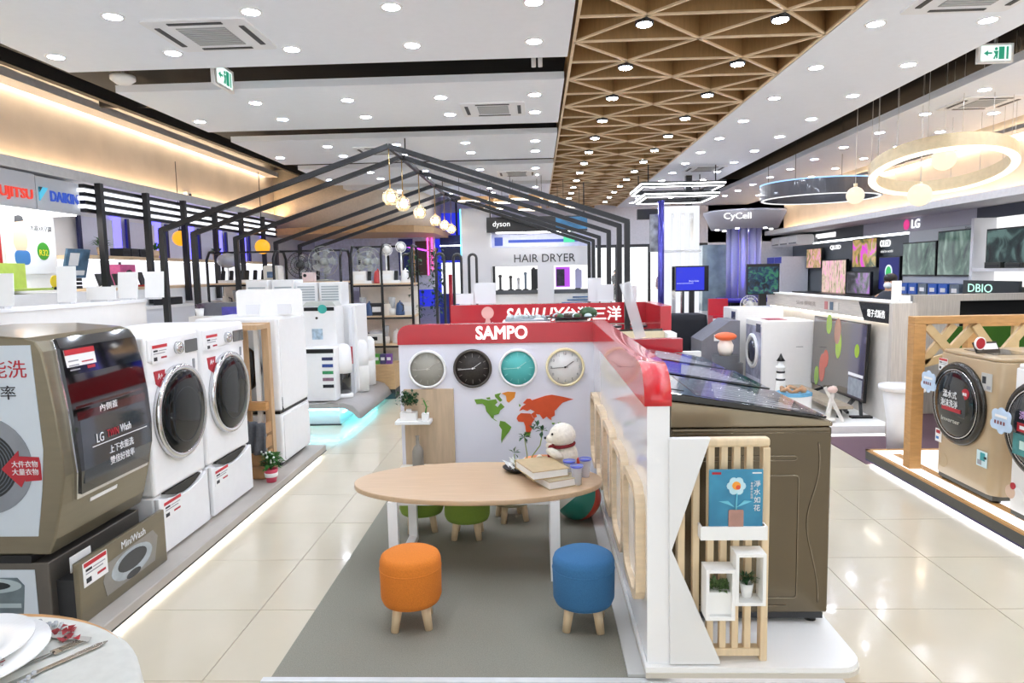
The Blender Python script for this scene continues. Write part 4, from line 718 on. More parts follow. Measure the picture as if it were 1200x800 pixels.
# ---------------------------------------------------------------- black house-shaped frame
r = T('house_frame', 'black steel house-shaped frames in a row over the appliance racks', 'frame', (-1.47, 7, 0)); FRM = mat('#17171a', .4, var=0)
FY = [0, .66, 1.75, 3.1, 4.13, 5.0]
for y in FY:
    G().bar((-2.39, y, 0), (-2.39, y, 2.12), .055).o('post', FRM, r); G().bar((2.39, y, 0), (2.39, y, 2.10), .055).o('post', FRM, r)
    G().bar((-2.41, y, 2.11), (0, y, 2.9), .05).o('rafter', FRM, r); G().bar((2.41, y, 2.09), (0, y, 2.9), .05).o('rafter', FRM, r)
G().bar((0, 0, 2.9), (0, 5.0, 2.9), .04).o('ridge_beam', FRM, r); G().bar((.0, .9, 2.9), (.0, .9, 3.15), .012).bar((0, 4, 2.9), (0, 4, 3.15), .012).o('hanger', FRM, r)
for k, y in enumerate(FY):
    lab = f'small faceted glass pendant on a brass rod, {NTH[k]} along the frame ridge'
    if k == 0:
        pn = T('pendant_lamp', lab, 'lamp', (-1.47, 7, 2.9), 0, 'pendants under the house frame'); G().cyl((0, 0, -.42), (0, 0, -.02), .006, n=8).o('rod', mat('#b99a63', .3, .8, var=0), pn); g = G(); g.lathe([(.02, -.42), (.075, -.47), (.085, -.53), (.045, -.585), (.01, -.59)], n=6, smooth=False).o('glass_shade', mat('#fff3df', .05, trans=.85, var=0), pn); G().ell((0, 0, -.51), .03, 10, 6).o('bulb', emit('#ffe2b0', 14), pn)
    else: dup(pn, (-1.47, 7+y, 2.9), None, lab)
# loop lamps
RL = mat('#c79a63', .5, var=.05); rl = None
for k, (x, y, L) in enumerate(((-1.0, 11.2, .5), (-.55, 11.55, .4), (-.15, 11.1, .55), (.25, 11.6, .5), (-.8, 12.6, .45), (.6, 12.6, .5), (-.1, 13.0, .5))):
    r = T('loop_lamp', f'oblong wooden loop lamp with lit underside, {NTH[k]} of the cluster behind the house frame', 'lamp', (x, y, 2.78), .1*k, 'loop lamps'); po = rr(-L/2, L/2, -.11, .11, .105, 5); pi_ = rr(-L/2+.04, L/2-.04, -.07, .07, .068, 5)
    G().ring(po, pi_, 0, .06).o('loop', RL, r); G().ring(po, pi_, -.008, 0).o('diffuser', emit('#fff0d6', 4), r); G().cyl((-L/2+.02, 0, .06), (-L/2+.02, 0, .37), .004, n=5).o('cable', FRM, r); G().cyl((L/2-.02, 0, .06), (L/2-.02, 0, .37), .004, n=5).o('cable', FRM, r)
# ---------------------------------------------------------------- left wall
def fascia(label, y0, y1, z0, z1, m, x=-4.72):
    r = T('brand_fascia', label, 'sign', (x, y0, 0)); G().box(-.36, 0, 0, y1-y0, z0, z1).o('panel', m, r); G().box(-.3, -.03, .03, y1-y0-.03, z0-.012, z0).o('light_strip', emit('#ffffff', 7), r); return r
FG = mat('#c9ccd2', .4, var=.01)
r = fascia('light grey fascia with red lettering on the left wall', 4.9, 6.40, 2.29, 2.62, FG); text('FUJITSU', .12, emit('#e8402f', .9), r, (.002, 1.22, 2.41), '+x', .46, .012, .012); G().ring(circ(1.02, 2.55, .04, 20), circ(1.02, 2.55, .025, 20), 0, .012, 'x').o('emblem', emit('#e8402f', .9), r)
r = fascia('light grey fascia with blue lettering next to the slatted lights', 6.41, 7.03, 2.29, 2.61, FG); text('DAIKIN', .1, emit('#2a4fb8', .9), r, (.002, .38, 2.44), '+x', .40, .012, .012)
g = G(); g.prism([(.03, 2.38), (.15, 2.51), (.03, 2.51)], 0, .012, 'x'); g.o('emblem', emit('#49b9dc', .9), r); G().prism([(.03, 2.51), (.07, 2.51), (.03, 2.46)], 0, .014, 'x').o('emblem', BLACK, r)
r = T('wall_counter', 'long white counter below the lit niches on the left wall', 'counter', (-4.6, 4.9, 0)); G().box(-.5, 0, 0, 7.7, 0, 1.50).o('cabinet', WHITE, r); G().box(-.5, .01, 2.2, 7.7, 1.50, 1.53).o('top', WOOD, r); G().box(-.49, -.46, .0, 2.15, 1.5, 2.28).o('back_panel', PAPER, r)
r = T('wall_shelf', 'wood-edged white shelf with plants in the lit niches of the left wall', 'shelf', (-4.75, 7.06, 0)); G().box(-.35, 0, 0, 5.5, 1.845, 1.885).o('board', WOOD, r); G().box(-.34, -.30, .05, 5.45, 1.54, 1.845).o('lit_back', emit('#f4f6ff', 1.1), r); G().box(-.06, -.04, 0, 5.5, 1.835, 1.845).o('light_strip', emit('#ffffff', 4), r)
def wallposter(label, y, z, w, h, base, items=()):
    r = T('wall_poster', label, 'poster', (-5.05, y, z)); card('sheet', r, '+x', (0, 0, 0), w, h, base, items, .01); return r
r = wallposter('red poster with white print on the left wall', 5.95, 2.02, .75, .5, mat('#b5211f', .4, var=.1), [(WP, .2, .9, .82, .92), (WP, .4, .9, .62, .7), (WP, .45, .9, .2, .5), (mat('#5f7f9a', .4, var=0), .5, .8, .15, .35)])
r = wallposter('white poster with a round child figure in blue shorts on the left wall', 6.72, 1.98, .68, .58, mat('#f2f4f8', .5, var=0))
SK = mat('#e8c6a8', .6, var=0); g = G(); g.prism(circ(-.15, .04, .095, 20, .13), .010, .013, 'x'); g.prism(circ(-.15, .20, .06, 18, .07), .010, .0135, 'x'); g.cur = 1; g.prism(rr(-.24, -.04, -.2, -.06, .05, 4), .010, .0145, 'x'); g.cur = 2; g.prism([(-.21, .21), (-.2, .27), (-.15, .285), (-.1, .27), (-.09, .23)], .010, .0145, 'x'); g.o('printed_figure', [SK, mat('#3f78b8', .5, var=0), INK], r)
text('大器XR空調', .06, INK, r, (.011, .14, .17), '+x', .3); g = G(); g.prism(circ(.15, -.06, .085, 20, .09), .010, .014, 'x'); g.o('green_badge', mat('#3f9a2f', .5, var=0), r); text('R32', .06, mat('#f4e13a', .5, var=0), r, (.0145, .15, -.075), '+x', .12)
r = T('price_board', 'tilted blue-grey air conditioner leaflet board in front of the white poster', 'board', (-4.78, 6.82, 1.53)); g = G(); g.M = Matrix.Rotation(.25, 4, 'Y'); g.box(0, .02, -.13, .22, .12, .42); g.cur = 1; g.box(.02, .024, -.08, .06, .25, .38); g.box(.02, .024, .0, .18, .15, .2); g.o('board', [mat('#5d7f9c', .3, var=.25, scale=9), WP], r)
for k in range(3): G().box(.0, .02, -.1, .2, .02+.04*k-.02, .03+.04*k).o('spec_strip', INK, r)
r = T('yellow_tag', 'round yellow tag on the left counter beside the leaflet board', 'tag', (-4.62, 6.42, 1.53)); G().prism(circ(0, .08, .06, 20), -.005, .005, 'x').o('disc', mat('#e8cf2a', .5, var=0), r); G().box(-.02, .02, -.02, .02, 0, .03).o('foot', INK, r)
r = T('green_ledge', 'lime green ledge under the posters on the left wall', 'ledge', (-4.62, 5.2, 1.53)); G().box(-.4, 0, 0, 1.3, 0, .02).box(-.43, -.38, 0, 1.35, .02, .26).o('ledge', mat('#b9cf63', .5, var=.05), r)
# slatted light fascia with posts
r = T('slat_fascia', 'black slatted fascia with white light bars along the left wall', 'fascia', (-4.64, 6.95, 0))
for k in range(4): G().box(-.03, .03, 0, 5.2, 2.315+.082*k, 2.352+.082*k).o('slat', FRM, r)
for k in range(3): G().box(-.05, .0, 0, 5.2, 2.356+.082*k, 2.393+.082*k).o('light_bar', emit('#f4f7ff', 1.6), r)
for y in (.16, 1.02, 1.87, 2.73, 3.6, 4.45): G().box(.05, .11, y-.03, y+.03, 1.33, 2.62).o('post', FRM, r)
NV = mat('#1a1d4a', .4, var=0); NP = mat('#cfcfe2', .5, var=.02)
for k in range(6):
    y = 7.36+.9*k; r = T('niche_panel', f'pale panel between blue-lit strips, {NTH[k]} along the left niches', 'panel', (-5.08, y, 0), 0, 'niche panels'); G().box(0, .03, .12, .72, 1.9, 2.33).o('panel', NP, r); G().box(-.01, .02, .74, .90, 1.9, 2.5).o('blue_light', LEDB, r); G().box(.03, .06, .06, .11, 1.9, 2.36).o('jamb', NV, r)
for k, (y, c) in enumerate(((7.62, 0), (8.68, 0), (10.4, 0))): plant('potted_plant', f'leafy plant in a pale wood pot, {NTH[k]} along the niche shelf', (-4.9, y, 1.885), [(.05, 0), (.06, .1), (.05, .1), (.05, .09)], WOOD, 40, .12, .08, LEAF, seed=20+k)
for k, y in enumerate((7.95, 8.12, 8.3)): 
    r = T('set_top_box', f'dark flat box, {NTH[k]} of three on the niche shelf between the plants', 'device', (-4.9, y, 1.885)); G().box(-.08, .08, -.075, .075, 0, .10).o('body', DARK, r, .005); G().box(.08, .083, -.05, .05, .03, .07).o('front', BLACK, r)
r = T('pink_box', 'pink carton with a black device printed on it, on the left counter', 'box', (-4.85, 7.86, 1.53)); G().box(-.08, .08, -.15, .15, 0, .26).o('body', mat('#e86aa6', .4, var=.1), r); G().prism(circ(.02, .15, .07, 16, .05), .08, .086, 'x').o('printed_device', DARK, r); G().cyl((0, -.02, .26), (0, -.02, .29), .015, n=10).o('knob', DARK, r)
for k, y in enumerate((7.3, 7.45, 7.6, 8.08, 8.3, 8.5)):
    r = T('phone_stand', f'small dark device on a stand, {NTH[k]} along the left wall counter', 'device', (-4.72, y, 1.53), 0, 'devices on the left counter'); g = G(); g.M = Matrix.Rotation(-.3, 4, 'Y'); g.box(-.01, .01, -.05, .05, .02, .16+.02*(k % 2)); g.o('screen', DARK, r); G().box(-.05, .05, -.04, .04, 0, .025).o('foot', mat('#b5362f', .5, var=0) if k > 2 else PAPER, r)
for k, y in enumerate((7.05, 8.05)):
    r = T('black_speaker', f'dark low device, {NTH[k]} on the ledge under the left counter', 'device', (-4.42, y, 1.31)); G().box(-.1, .1, -.15, .15, 0, .09).o('body', BLACK, r, .01); G().box(.1, .105, -.12, .12, .02, .07).o('grille', DARK, r)
r = T('counter_ledge', 'white lower ledge along the front of the left counter', 'ledge', (-4.6, 6.6, 0)); G().box(.02, .3, 0, 5, 1.28, 1.31).o('board', WHITE, r); G().box(.03, .28, .02, 4.98, 0, 1.28).o('base', mat('#dfdfe4', .5, var=0), r)
# orange globes
for k, (x, y, z) in enumerate(((-4.72, 9.0, 2.15), (-3.74, 9.3, 2.03))):
    r = T('globe_lamp', ('orange glowing globe before the slatted fascia', 'orange glowing globe above the cream coffee machine')[k], 'lamp', (x, y, z)); G().ell((0, 0, 0), .10, 20, 12).o('shade', emit('#ffab1a', 1.05), r); G().cyl((0, 0, .09), (0, 0, 1.0), .005, n=6).o('cord', FRM, r); G().cyl((0, 0, .085), (0, 0, .12), .02, n=10).o('cap', FRM, r)
# ---------------------------------------------------------------- appliance racks left of the aisle
def rack(label, x0, x1, y, d, shelves, top, arches=True):
    r = T('display_rack', label, 'rack', (x0, y, 0)); W = x1-x0
    for z in shelves: G().box(0, W, 0, d, z-.03, z).o('shelf', WOOD, r); G().box(0, W, -.008, 0, z-.045, z-.02).o('shelf_edge', FRM, r)
    for x in (0, W*.5, W):
        g = G(); g.tube([(x, 0, 0), (x, 0, top-.1), (x, .08, top), (x, d-.08, top), (x, d, top-.1), (x, d, 0)], .018, 8); g.o('arch_frame', FRM, r)
    G().bar((0, d/2, top), (W, d/2, top), .025).o('top_bar', FRM, r); G().box(.0, W, d-.02, d, .05, shelves[0]-.05).o('back_panel', mat('#f3efe8', .5, var=.02), r); return r
rack('black-framed wooden rack of fans and phones in front of the blue niches', -4.30, -2.54, 8.83, .45, [1.545, 1.2, .85, .5], 1.95)
rack('black-framed rack with white fans on its top shelf, beside the grey arches', -2.5, -1.68, 9.2, .45, [1.50, 1.06, .67], 2.0)
WC = ['#f2efe9', '#e9e2d6', '#2b2c2e', '#f4f4f4', '#c9c4ba', '#b9393a', '#3f5a86']
def gadget(kind, label, loc, c, group):
    m = mat(c, .3, coat=.3, var=0)
    if kind == 0:
        r = T('kettle', label, 'kettle', loc, random.uniform(-1, 1), group); G().lathe([(.06, 0), (.065, .02), (.05, .14), (.035, .17), (.01, .18), (.01, .2)], n=18).o('body', m, r); G().tube([(.05, 0, .05), (.1, 0, .08), (.095, 0, .14), (.045, 0, .15)], .009, 6).o('handle', DARK, r)
    elif kind == 1:
        r = T('toaster', label, 'toaster', loc, 0, group); G().rrect(-.1, .1, 0, .16, .03, -.07, .07, 'y').o('body', m, r); G().box(-.07, .07, -.03, -.01, .155, .162).box(-.07, .07, .01, .03, .155, .162).o('slot', BLACK, r); G().box(.1, .115, -.02, .02, .08, .1).o('lever', DARK, r)
    elif kind == 2:
        r = T('hand_phone', label, 'phone', loc, 0, group); G().box(-.045, .045, -.04, .04, 0, .04).o('stand', PAPER, r); g = G(); g.M = Matrix.Rotation(-.25, 4, 'X'); g.rrect(-.025, .025, .03, .17, .01, -.01, .012, 'y'); g.o('handset', BLACK, r)
    elif kind == 3:
        r = T('blender', label, 'blender', loc, 0, group); G().lathe([(.05, 0), (.055, .09), (.04, .1)], n=16).o('base', m, r); G().lathe([(.035, .1), (.05, .24), (.045, .25)], n=16).o('jug', mat('#e9eef2', .05, trans=.5, var=0), r)
    elif kind == 4:
        r = T('rice_cooker', label, 'cooker', loc, 0, group); G().rrect(-.12, .12, -.11, .11, .06, 0, .14).o('body', m, r, .02); G().ell((0, 0, .14), (.11, .10, .05), 16, 8).o('lid', mat('#d9d9dc', .25, var=0), r); G().box(-.04, .04, -.115, -.105, .05, .1).o('panel', BLACK, r)
    else:
        r = T('product_carton', label, 'box', loc, 0, group); G().box(-.09, .09, -.06, .06, 0, .17).o('body', m, r); G().box(-.06, .06, -.063, -.059, .05, .12).o('print', PAPER if c != '#f4f4f4' else GREY, r)
    return r
KN = ['kettle', 'toaster', 'cordless handset', 'blender', 'rice cooker', 'carton']; CN = {'#f2efe9': 'ivory', '#e9e2d6': 'cream', '#2b2c2e': 'charcoal', '#f4f4f4': 'white', '#c9c4ba': 'stone grey', '#b9393a': 'red', '#3f5a86': 'navy'}
rnd = random.Random(11)
def fill(rack_name, shelf_name, x0, x1, y, z, n, kinds, grp):
    for k in range(n):
        kd = kinds[k % len(kinds)]; c = rnd.choice(WC) if kd != 2 else '#2b2c2e'
        gadget(kd, f'{CN[c]} {KN[kd]}, {NTH[k]} along the {shelf_name} of {rack_name}', (x0+(x1-x0)*(k+.5)/n, y+rnd.uniform(-.04, .04), z), c, grp)
RA, RB = 'the rack before the blue niches', 'the rack beside the grey arches'
fill(RA, 'top shelf', -4.25, -3.6, 9.03, 1.545, 6, [2], 'phones on the top shelf'); fill(RA, 'second shelf', -4.25, -2.6, 9.03, 1.2, 11, [0, 3, 5, 1], 'appliances on the second shelf'); fill(RA, 'third shelf', -4.25, -2.6, 9.03, .85, 8, [4, 5, 0], 'appliances on the third shelf')
fill(RB, 'middle shelf', -2.46, -1.72, 9.35, 1.06, 7, [3, 0, 5, 1], 'appliances on the middle shelf'); fill(RB, 'lower shelf', -2.46, -1.72, 9.35, .67, 5, [0, 4, 3], 'appliances on the lower shelf')
def fan(label, loc, R, c, pole=.2, rz=0):
    r = T('electric_fan', label, 'fan', loc, rz); m = mat(c, .35, var=0); cz = pole + R
    G().lathe([(R*.6, 0), (R*.6, .015), (.03, .03)], n=24).o('base', m, r); G().cyl((0, .03, .02), (0, .03, cz), .012, n=10).o('pole', m, r)
    g = G(); 
    for q in (1, .7, .4): g.tube([(R*q*math.cos(a), -.03-.03*(1-q), cz+R*q*math.sin(a)) for a in [2*PI*k/28 for k in range(28)]], .005, 5, True)
    for k in range(28): a = 2*PI*k/28; g.bar((0, -.06, cz), (R*math.cos(a), -.03, cz+R*math.sin(a)), .003)
    g.o('cage', m, r); g = G()
    for k in range(5):
        a = 2*PI*k/5; g.add([(0, -.02, cz), (R*.85*math.cos(a-.3), -.03, cz+R*.85*math.sin(a-.3)), (R*.88*math.cos(a+.1), -.02, cz+R*.88*math.sin(a+.1)), (R*.7*math.cos(a+.45), -.005, cz+R*.7*math.sin(a+.45))], [(0, 1, 2, 3)])
    g.o('blades', mat('#b9bcbc', .3, alpha=.8, var=0), r); G().lathe([(.04, -.07), (.05, -.02), (.05, .06), (.03, .08)], (0, 0, cz), 16, 'y').o('motor', m, r); return r
fill(RB, 'top shelf front', -2.46, -1.72, 9.27, 1.50, 6, [5, 2, 0], 'small goods on the top shelf')
fan('black fan on the rack, left of the big grey fan', (-3.15, 9.08, 1.545), .17, '#2a2c2c', .05); fan('large grey fan on the rack behind the white air conditioners', (-2.82, 9.05, 1.545), .2, '#9a9d98', .06); fan('grey fan with tall pale stand on the second rack', (-2.32, 9.4, 1.5), .2, '#aab0aa', .1)
fan('small white fan left of the pair on the second rack', (-2.06, 9.4, 1.5), .075, '#efefec', .38, .4); fan('small white fan right of the pair on the second rack', (-1.86, 9.42, 1.5), .07, '#f6f6f4', .42, .2)
r = T('coffee_machine', 'cream coffee machine with a square screen on the rack', 'coffee machine', (-3.5, 9.03, 1.545)); G().rrect(-.1, .1, 0, .22, .03, -.1, .1, 'y').o('body', mat('#e9e4d9', .3, var=0), r); G().box(-.05, .04, -.106, -.1, .06, .14).o('screen', mat('#6d86ac', .1, var=.2), r); G().box(-.08, .08, -.14, -.1, 0, .015).o('drip_tray', DARK, r)
r = T('dome_plant', 'pale frosted bulb-shaped lamp on a stalk above the rack', 'lamp', (-4.12, 9.05, 1.545)); G().ell((0, 0, .3), (.14, .14, .1), 14, 9).o('shade', mat('#d9dbe0', .3, trans=.4, var=.1), r); G().cyl((0, 0, 0), (0, 0, .24), .012, n=8).o('stalk', PAPER, r); G().cyl((0, 0, 0), (0, 0, .012), .07, n=16).o('base', PAPER, r)
r = T('radio', 'pale pink radio box on the rack in front of the grey fan', 'radio', (-2.98, 8.90, 1.545)); G().box(-.08, .08, -.05, .05, 0, .12).o('body', mat('#efd9d6', .4, var=0), r, .008); G().prism(circ(-.04, .08, .022, 14), -.053, -.048, 'y').o('dial', BLACK, r)
# air conditioners on a white block
r = T('white_plinth', 'white display block under the window air conditioners', 'plinth', (-2.95, 7.85, 0)); G().box(-.6, .85, 0, .5, .27, 1.27).o('block', mat('#efefef', .5, var=.01), r, .01); G().box(-.5, .1, 0, .4, .247, .27).o('base', PAPER, r)
for k, (x, z, h) in enumerate(((-3.26, 1.27, .31), (-2.95, 1.27, .31), (-2.68, 1.27, .27), (-2.40, 1.27, .27))):
    r = T('air_conditioner', f'white window air conditioner, {NTH[k]} along the white display block', 'air conditioner', (x, 7.95, z), 0, 'window air conditioners'); G().box(-.13, .13, -.08, .25, 0, h).o('body', WHITE, r, .01)
    for j in range(6): G().box(-.1, .1, -.086, -.08, .06+.03*j, .078+.03*j).o('louvre', mat('#aeb6ba', .4, var=0), r)
# back platform
p = T('display_platform', 'grey-lipped curved platform with cyan glow, beyond the left machines', 'platform', (-3.6, 7.2, 0))
G().box(0, 1.45, .0, 1.55, .19, .235).prism([(1.3, .245), (1.5, .245), (1.6, .215), (1.66, .15), (1.69, .075), (1.655, .075), (1.60, .14), (1.5, .19), (1.3, .19)], -.02, 1.58, 'y', True).box(0, 1.45, -.03, 0, .19, .245).o('deck', mat('#a9a5a3', .35, var=.02), p); G().box(0, 1.44, .03, 1.54, .0, .19).o('plinth', mat('#e4f2f6', .4, var=0), p)
G().box(0, 1.44, .005, .028, .165, .185).box(1.47, 1.49, .02, 1.54, .13, .15).o('light_strip', emit('#6adcf4', 12), p); G().box(0, 1.46, -.005, .03, .0, .012).o('dark_foot', DARK, p)
r = T('dehumidifier', 'white dehumidifier with black vent band and stickers on the glowing platform', 'appliance', (-2.35, 7.3, .246)); G().box(-.25, .14, 0, .3, 0, .59).o('body', WHITE, r, .012); G().box(-.25, .13, -.004, 0, .53, .575).o('vent_band', BLACK, r); 
for k, c in enumerate(('#3b3f66', '#3a55a0', '#3f9a63', '#8f6a7c', '#20232a')): G().box(.0, .12, -.004, 0, .45-.075*k, .485-.075*k).o('sticker', mat(c, .4, var=.2, scale=50), r)
r = T('heat_pump', 'tall white cabinet with a small picture sticker above the dehumidifier', 'appliance', (-2.42, 7.53, .246)); G().box(-.3, .18, 0, .3, 0, 1.03).o('body', WHITE, r, .012); G().prism([(-.2, 1.03), (-.15, 1.08), (.14, 1.08), (.18, 1.03)], 0, .25, 'y').o('top', mat('#c9ccc6', .4, var=0), r); G().box(-.18, .0, -.004, 0, .98, 1.02).box(.07, .16, -.004, 0, .98, 1.02).o('black_vent', BLACK, r); G().box(-.1, .02, -.004, 0, .66, .78).o('sticker', mat('#bcd4e6', .4, var=.2), r); G().prism(circ(.03, 1.0, .05, 20), -.012, -.004, 'y').o('round_sticker', mat('#3fb0a8', .4, var=0), r); G().prism(circ(-.04, .9, .014, 12), -.006, 0, 'y').o('button', DARK, r)
r = T('wall_unit', 'white back panel block with red price slip beside the dehumidifier', 'appliance', (-2.17, 7.78, .246)); G().box(0, .04, 0, .3, .0, 1.0).o('body', mat('#e2e4e8', .4, var=0), r); G().box(.0, .03, -.02, 0, .35, .55).o('red_slip', INKR, r)
for k, (x, y) in enumerate(((-2.19, 7.55), (-2.11, 7.98), (-2.14, 8.45))):
    r = T('air_purifier', ('white tower air purifier with a black lower jar beside the dehumidifier', 'white rounded air purifier behind the black-jar one', 'white air purifier farthest along the glowing platform')[k], 'air purifier', (x, y, .246)); R = .095
    G().lathe([(R*1.05, .0), (R*1.05, .03), (R*.9, .05)] if k == 0 else [(R, 0), (R*1.02, .3), (R*.9, .36)], n=28).o('base', PAPER, r); G().lathe([(R*.85, .05), (R*.85, .28), (R*.8, .29)], n=28).o('jar', BLKG if k == 0 else PAPER, r); G().lathe([(R, .28), (R*1.03, .4), (R*.95, .56), (R*.6, .6), (.001, .61)], n=28).o('head', WHITE, r)
r = T('water_cooler', 'dark grey drip coffee unit beyond the white cabinet', 'appliance', (-2.3, 8.3, .246)); G().box(-.06, .12, 0, .14, 0, .94).o('column', mat('#e3e3e6', .4, var=0), r); G().box(.06, .13, -.01, .13, .7, 1.0).o('head', DARK, r); G().box(-.05, .05, -.012, 0, .86, .93).o('pink_label', mat('#d86a86', .5, var=0), r)
# wood base cabinet with boxes
r = T('wood_counter', 'low light wood counter with dark plinth beyond the glowing platform', 'counter', (-2.22, 8.72, 0)); G().box(0, .36, 0, .44, .13, .45).o('cabinet', mat('#c9a679', .5, var=.08, scale=4, stretch=(2, 12, 12)), r); G().box(.0, .36, .01, .44, 0, .13).o('plinth', DARK, r)
for k, (x, c, cn) in enumerate(((-2.21, '#3f8f3a', 'green'), (-2.13, '#5fae4a', 'light green'), (-2.05, '#4a4670', 'dark violet'), (-1.97, '#7a4aa0', 'purple'))):
    r = T('product_carton', f'small {cn} carton on the low wood counter', 'box', (x+.02, 8.85, .45), 0, 'cartons on the wood counter'); G().box(-.036, .036, -.04, .04, 0, .13).o('body', mat(c, .4, var=.1), r); G().box(-.025, .025, -.042, -.04, .05, .09).o('label', PAPER, r)
# grey arches and foliage
for k, (x, y) in enumerate(((-1.90, 10.0), (-1.42, 10.1), (-1.22, 10.6), (-1.0, 10.8))):
    r = T('arch_rail', f'dark grey tall arched rail, {NTH[k]} along the row by the blue wall', 'rail', (x, y, 0), 0, 'grey arched rails'); g = G(); w = .06; g.tube([(-w, 0, 0), (-w, 0, 1.85)] + [(-w*math.cos(a), 0, 1.85+w*math.sin(a)) for a in [PI*j/8 for j in range(1, 8)]] + [(w, 0, 1.85), (w, 0, 0)], .022, 8); g.o('tube', mat('#4a4b4c', .3, .5, var=0), r); G().box(-.08, .08, -.1, .1, 0, .02).o('foot', DARK, r)
for k, (x, y) in enumerate(((-1.74, 9.75), (-1.50, 10.25))):
    r = T('climbing_plant', f'tall green hanging foliage, {("left","right")[k]} column among the arched rails', 'plant', (x, y, 0)); g = G(); rr_ = random.Random(30+k)
    for i in range(260): a = rr_.uniform(0, 6.3); g.leaf((rr_.gauss(0, .05), rr_.gauss(0, .05), rr_.uniform(1.0, 2.0)), (math.cos(a), math.sin(a), rr_.uniform(-.8, .3)), .07, .04)
    g.o('foliage', LEAFD, r); G().cyl((0, 0, .3), (0, 0, 2.0), .01, n=6).o('stem', OAK, r); G().lathe([(.1, 0), (.14, .3), (.12, .3), (.12, .28)], n=18).o('pot', DARK, r)
# ---------------------------------------------------------------- middle background
r = T('red_booth', 'far white booth wall with red header reading SANLUX', 'booth', (0, 7.2, 0)); G().box(-.90, 1.2, 0, .08, 0, 1.06).o('back_panel', WHITE, r); hb = G().box(-.91, 1.22, -.02, .1, 1.06, 1.275).o('header_band', RED, r); G().box(1.14, 1.22, -1.2, -.02, 0, 1.05).o('side_panel', PAPER, r); G().box(1.13, 1.23, -.9, -.02, 1.05, 1.275).o('header_band', RED, r)
text('SANLUX', .14, emit('#ffffff', 1.15), hb, (-.02, -.022, 1.165), '-y', .62, .012, .02, slant=0, shear=.2); text('台灣三洋', .15, emit('#ffffff', 1.15), hb, (.58, -.022, 1.165), '-y', .6, .012, .015); G().prism(circ(-.52, 1.19, .065, 24), -.032, -.02, 'y').prism([(-.54, 1.13), (-.5, 1.13), (-.49, 1.08), (-.55, 1.08)], -.032, -.02, 'y').o('emblem', mat('#f2b6b0', .4, var=0), hb)
for x, w, h, t in ((.61, .14, .26, 'tall white card standing on the red header behind a broader card'), (-.55, .23, .23, 'white card on the red header at its left end'), (-.76, .2, .12, 'low white card at the far left end of the red header'), (.72, .17, .19, 'broad white card in front of a taller one on the red header'), (.99, .12, .17, 'white card at the right end of the red header')): dcard(t, x, 7.24-.04*(x == .72), 1.275, w, h, 0, 0, None, mat('#e6e6ea', .5, var=0))
# trays on the booth top
r = T('glass_tray', 'long clear tray of frozen food on top of the booth header', 'tray', (-.02, 5.2, 1.24)); G().rrect(-.22, .1, -.1, .1, .03, 0, .02).o('tray', mat('#cfe0ea', .08, trans=.6, var=.1), r, .004); rnd = random.Random(6); g = G()
for i in range(18): g.ell((rnd.uniform(-.2, .08), rnd.uniform(-.07, .07), .028), .016, 7, 5)
g.o('food', mat('#e6eef0', .4, var=.3), r); G().box(-.24, .12, -.12, .12, -.7, 0).o('stand', PAPER, r)
r = T('food_platter', 'dark platter of replica vegetables on top of the booth header', 'tray', (.26, 5.22, 1.24)); G().lathe([(.1, 0), (.19, .02), (.2, .03), (.18, .03), (.1, .01), (.001, .01)], n=30).o('platter', mat('#2c3538', .15, coat=.5, var=0), r); g = G(); ms = [mat('#3f5f3a', .5, var=.2), mat('#9a3030', .5, var=.2), mat('#5a3f34', .5, var=.2), mat('#cfe0e4', .3, var=.1)]
for i in range(26): g.cur = rnd.randrange(4); g.ell((rnd.uniform(-.14, .14), rnd.uniform(-.1, .1), .03), (.03, .022, .02), 8, 5)
g.cur = 0; g.ell((.13, 0, .05), (.07, .06, .045), 12, 8); g.o('vegetables', ms, r); G().box(-.12, .12, -.12, .12, -.7, 0).o('stand', PAPER, r)
# hob on beige block
r = T('gas_hob', 'dark brown glass hob lying on the cream block behind the booth', 'hob', (.84, 6.45, 1.06)); G().rrect(-.3, .29, -.3, .3, .03, 0, .02).o('glass_top', mat('#2a1414', .06, coat=1, var=.1), r); 
for x in (-.12, .12): G().lathe([(.08, .02), (.08, .03), (.06, .03)], (x, .02, 0), 20).o('burner', DARK, r)
r = T('cream_block', 'cream cooking display block with a small white label behind the booth', 'block', (.84, 6.45, 0)); G().box(-.32, .29, -.35, .33, 0, 1.06).o('block', mat('#dccfae', .5, var=.03), r); G().box(.05, .18, -.355, -.35, .94, 1.0).o('label', PAPER, r)
o = G().box(-.04, .04, -.002, .002, 0, .43).o('acrylic_strip', mat('#eef0f2', .05, trans=.5, alpha=.7, var=0)); o.location = (.77, 5.1, 1.10); o.rotation_euler = (-.05, -.27, 0); tag(o, 'tall clear plastic strip leaning on the short red end panel', 'sign')
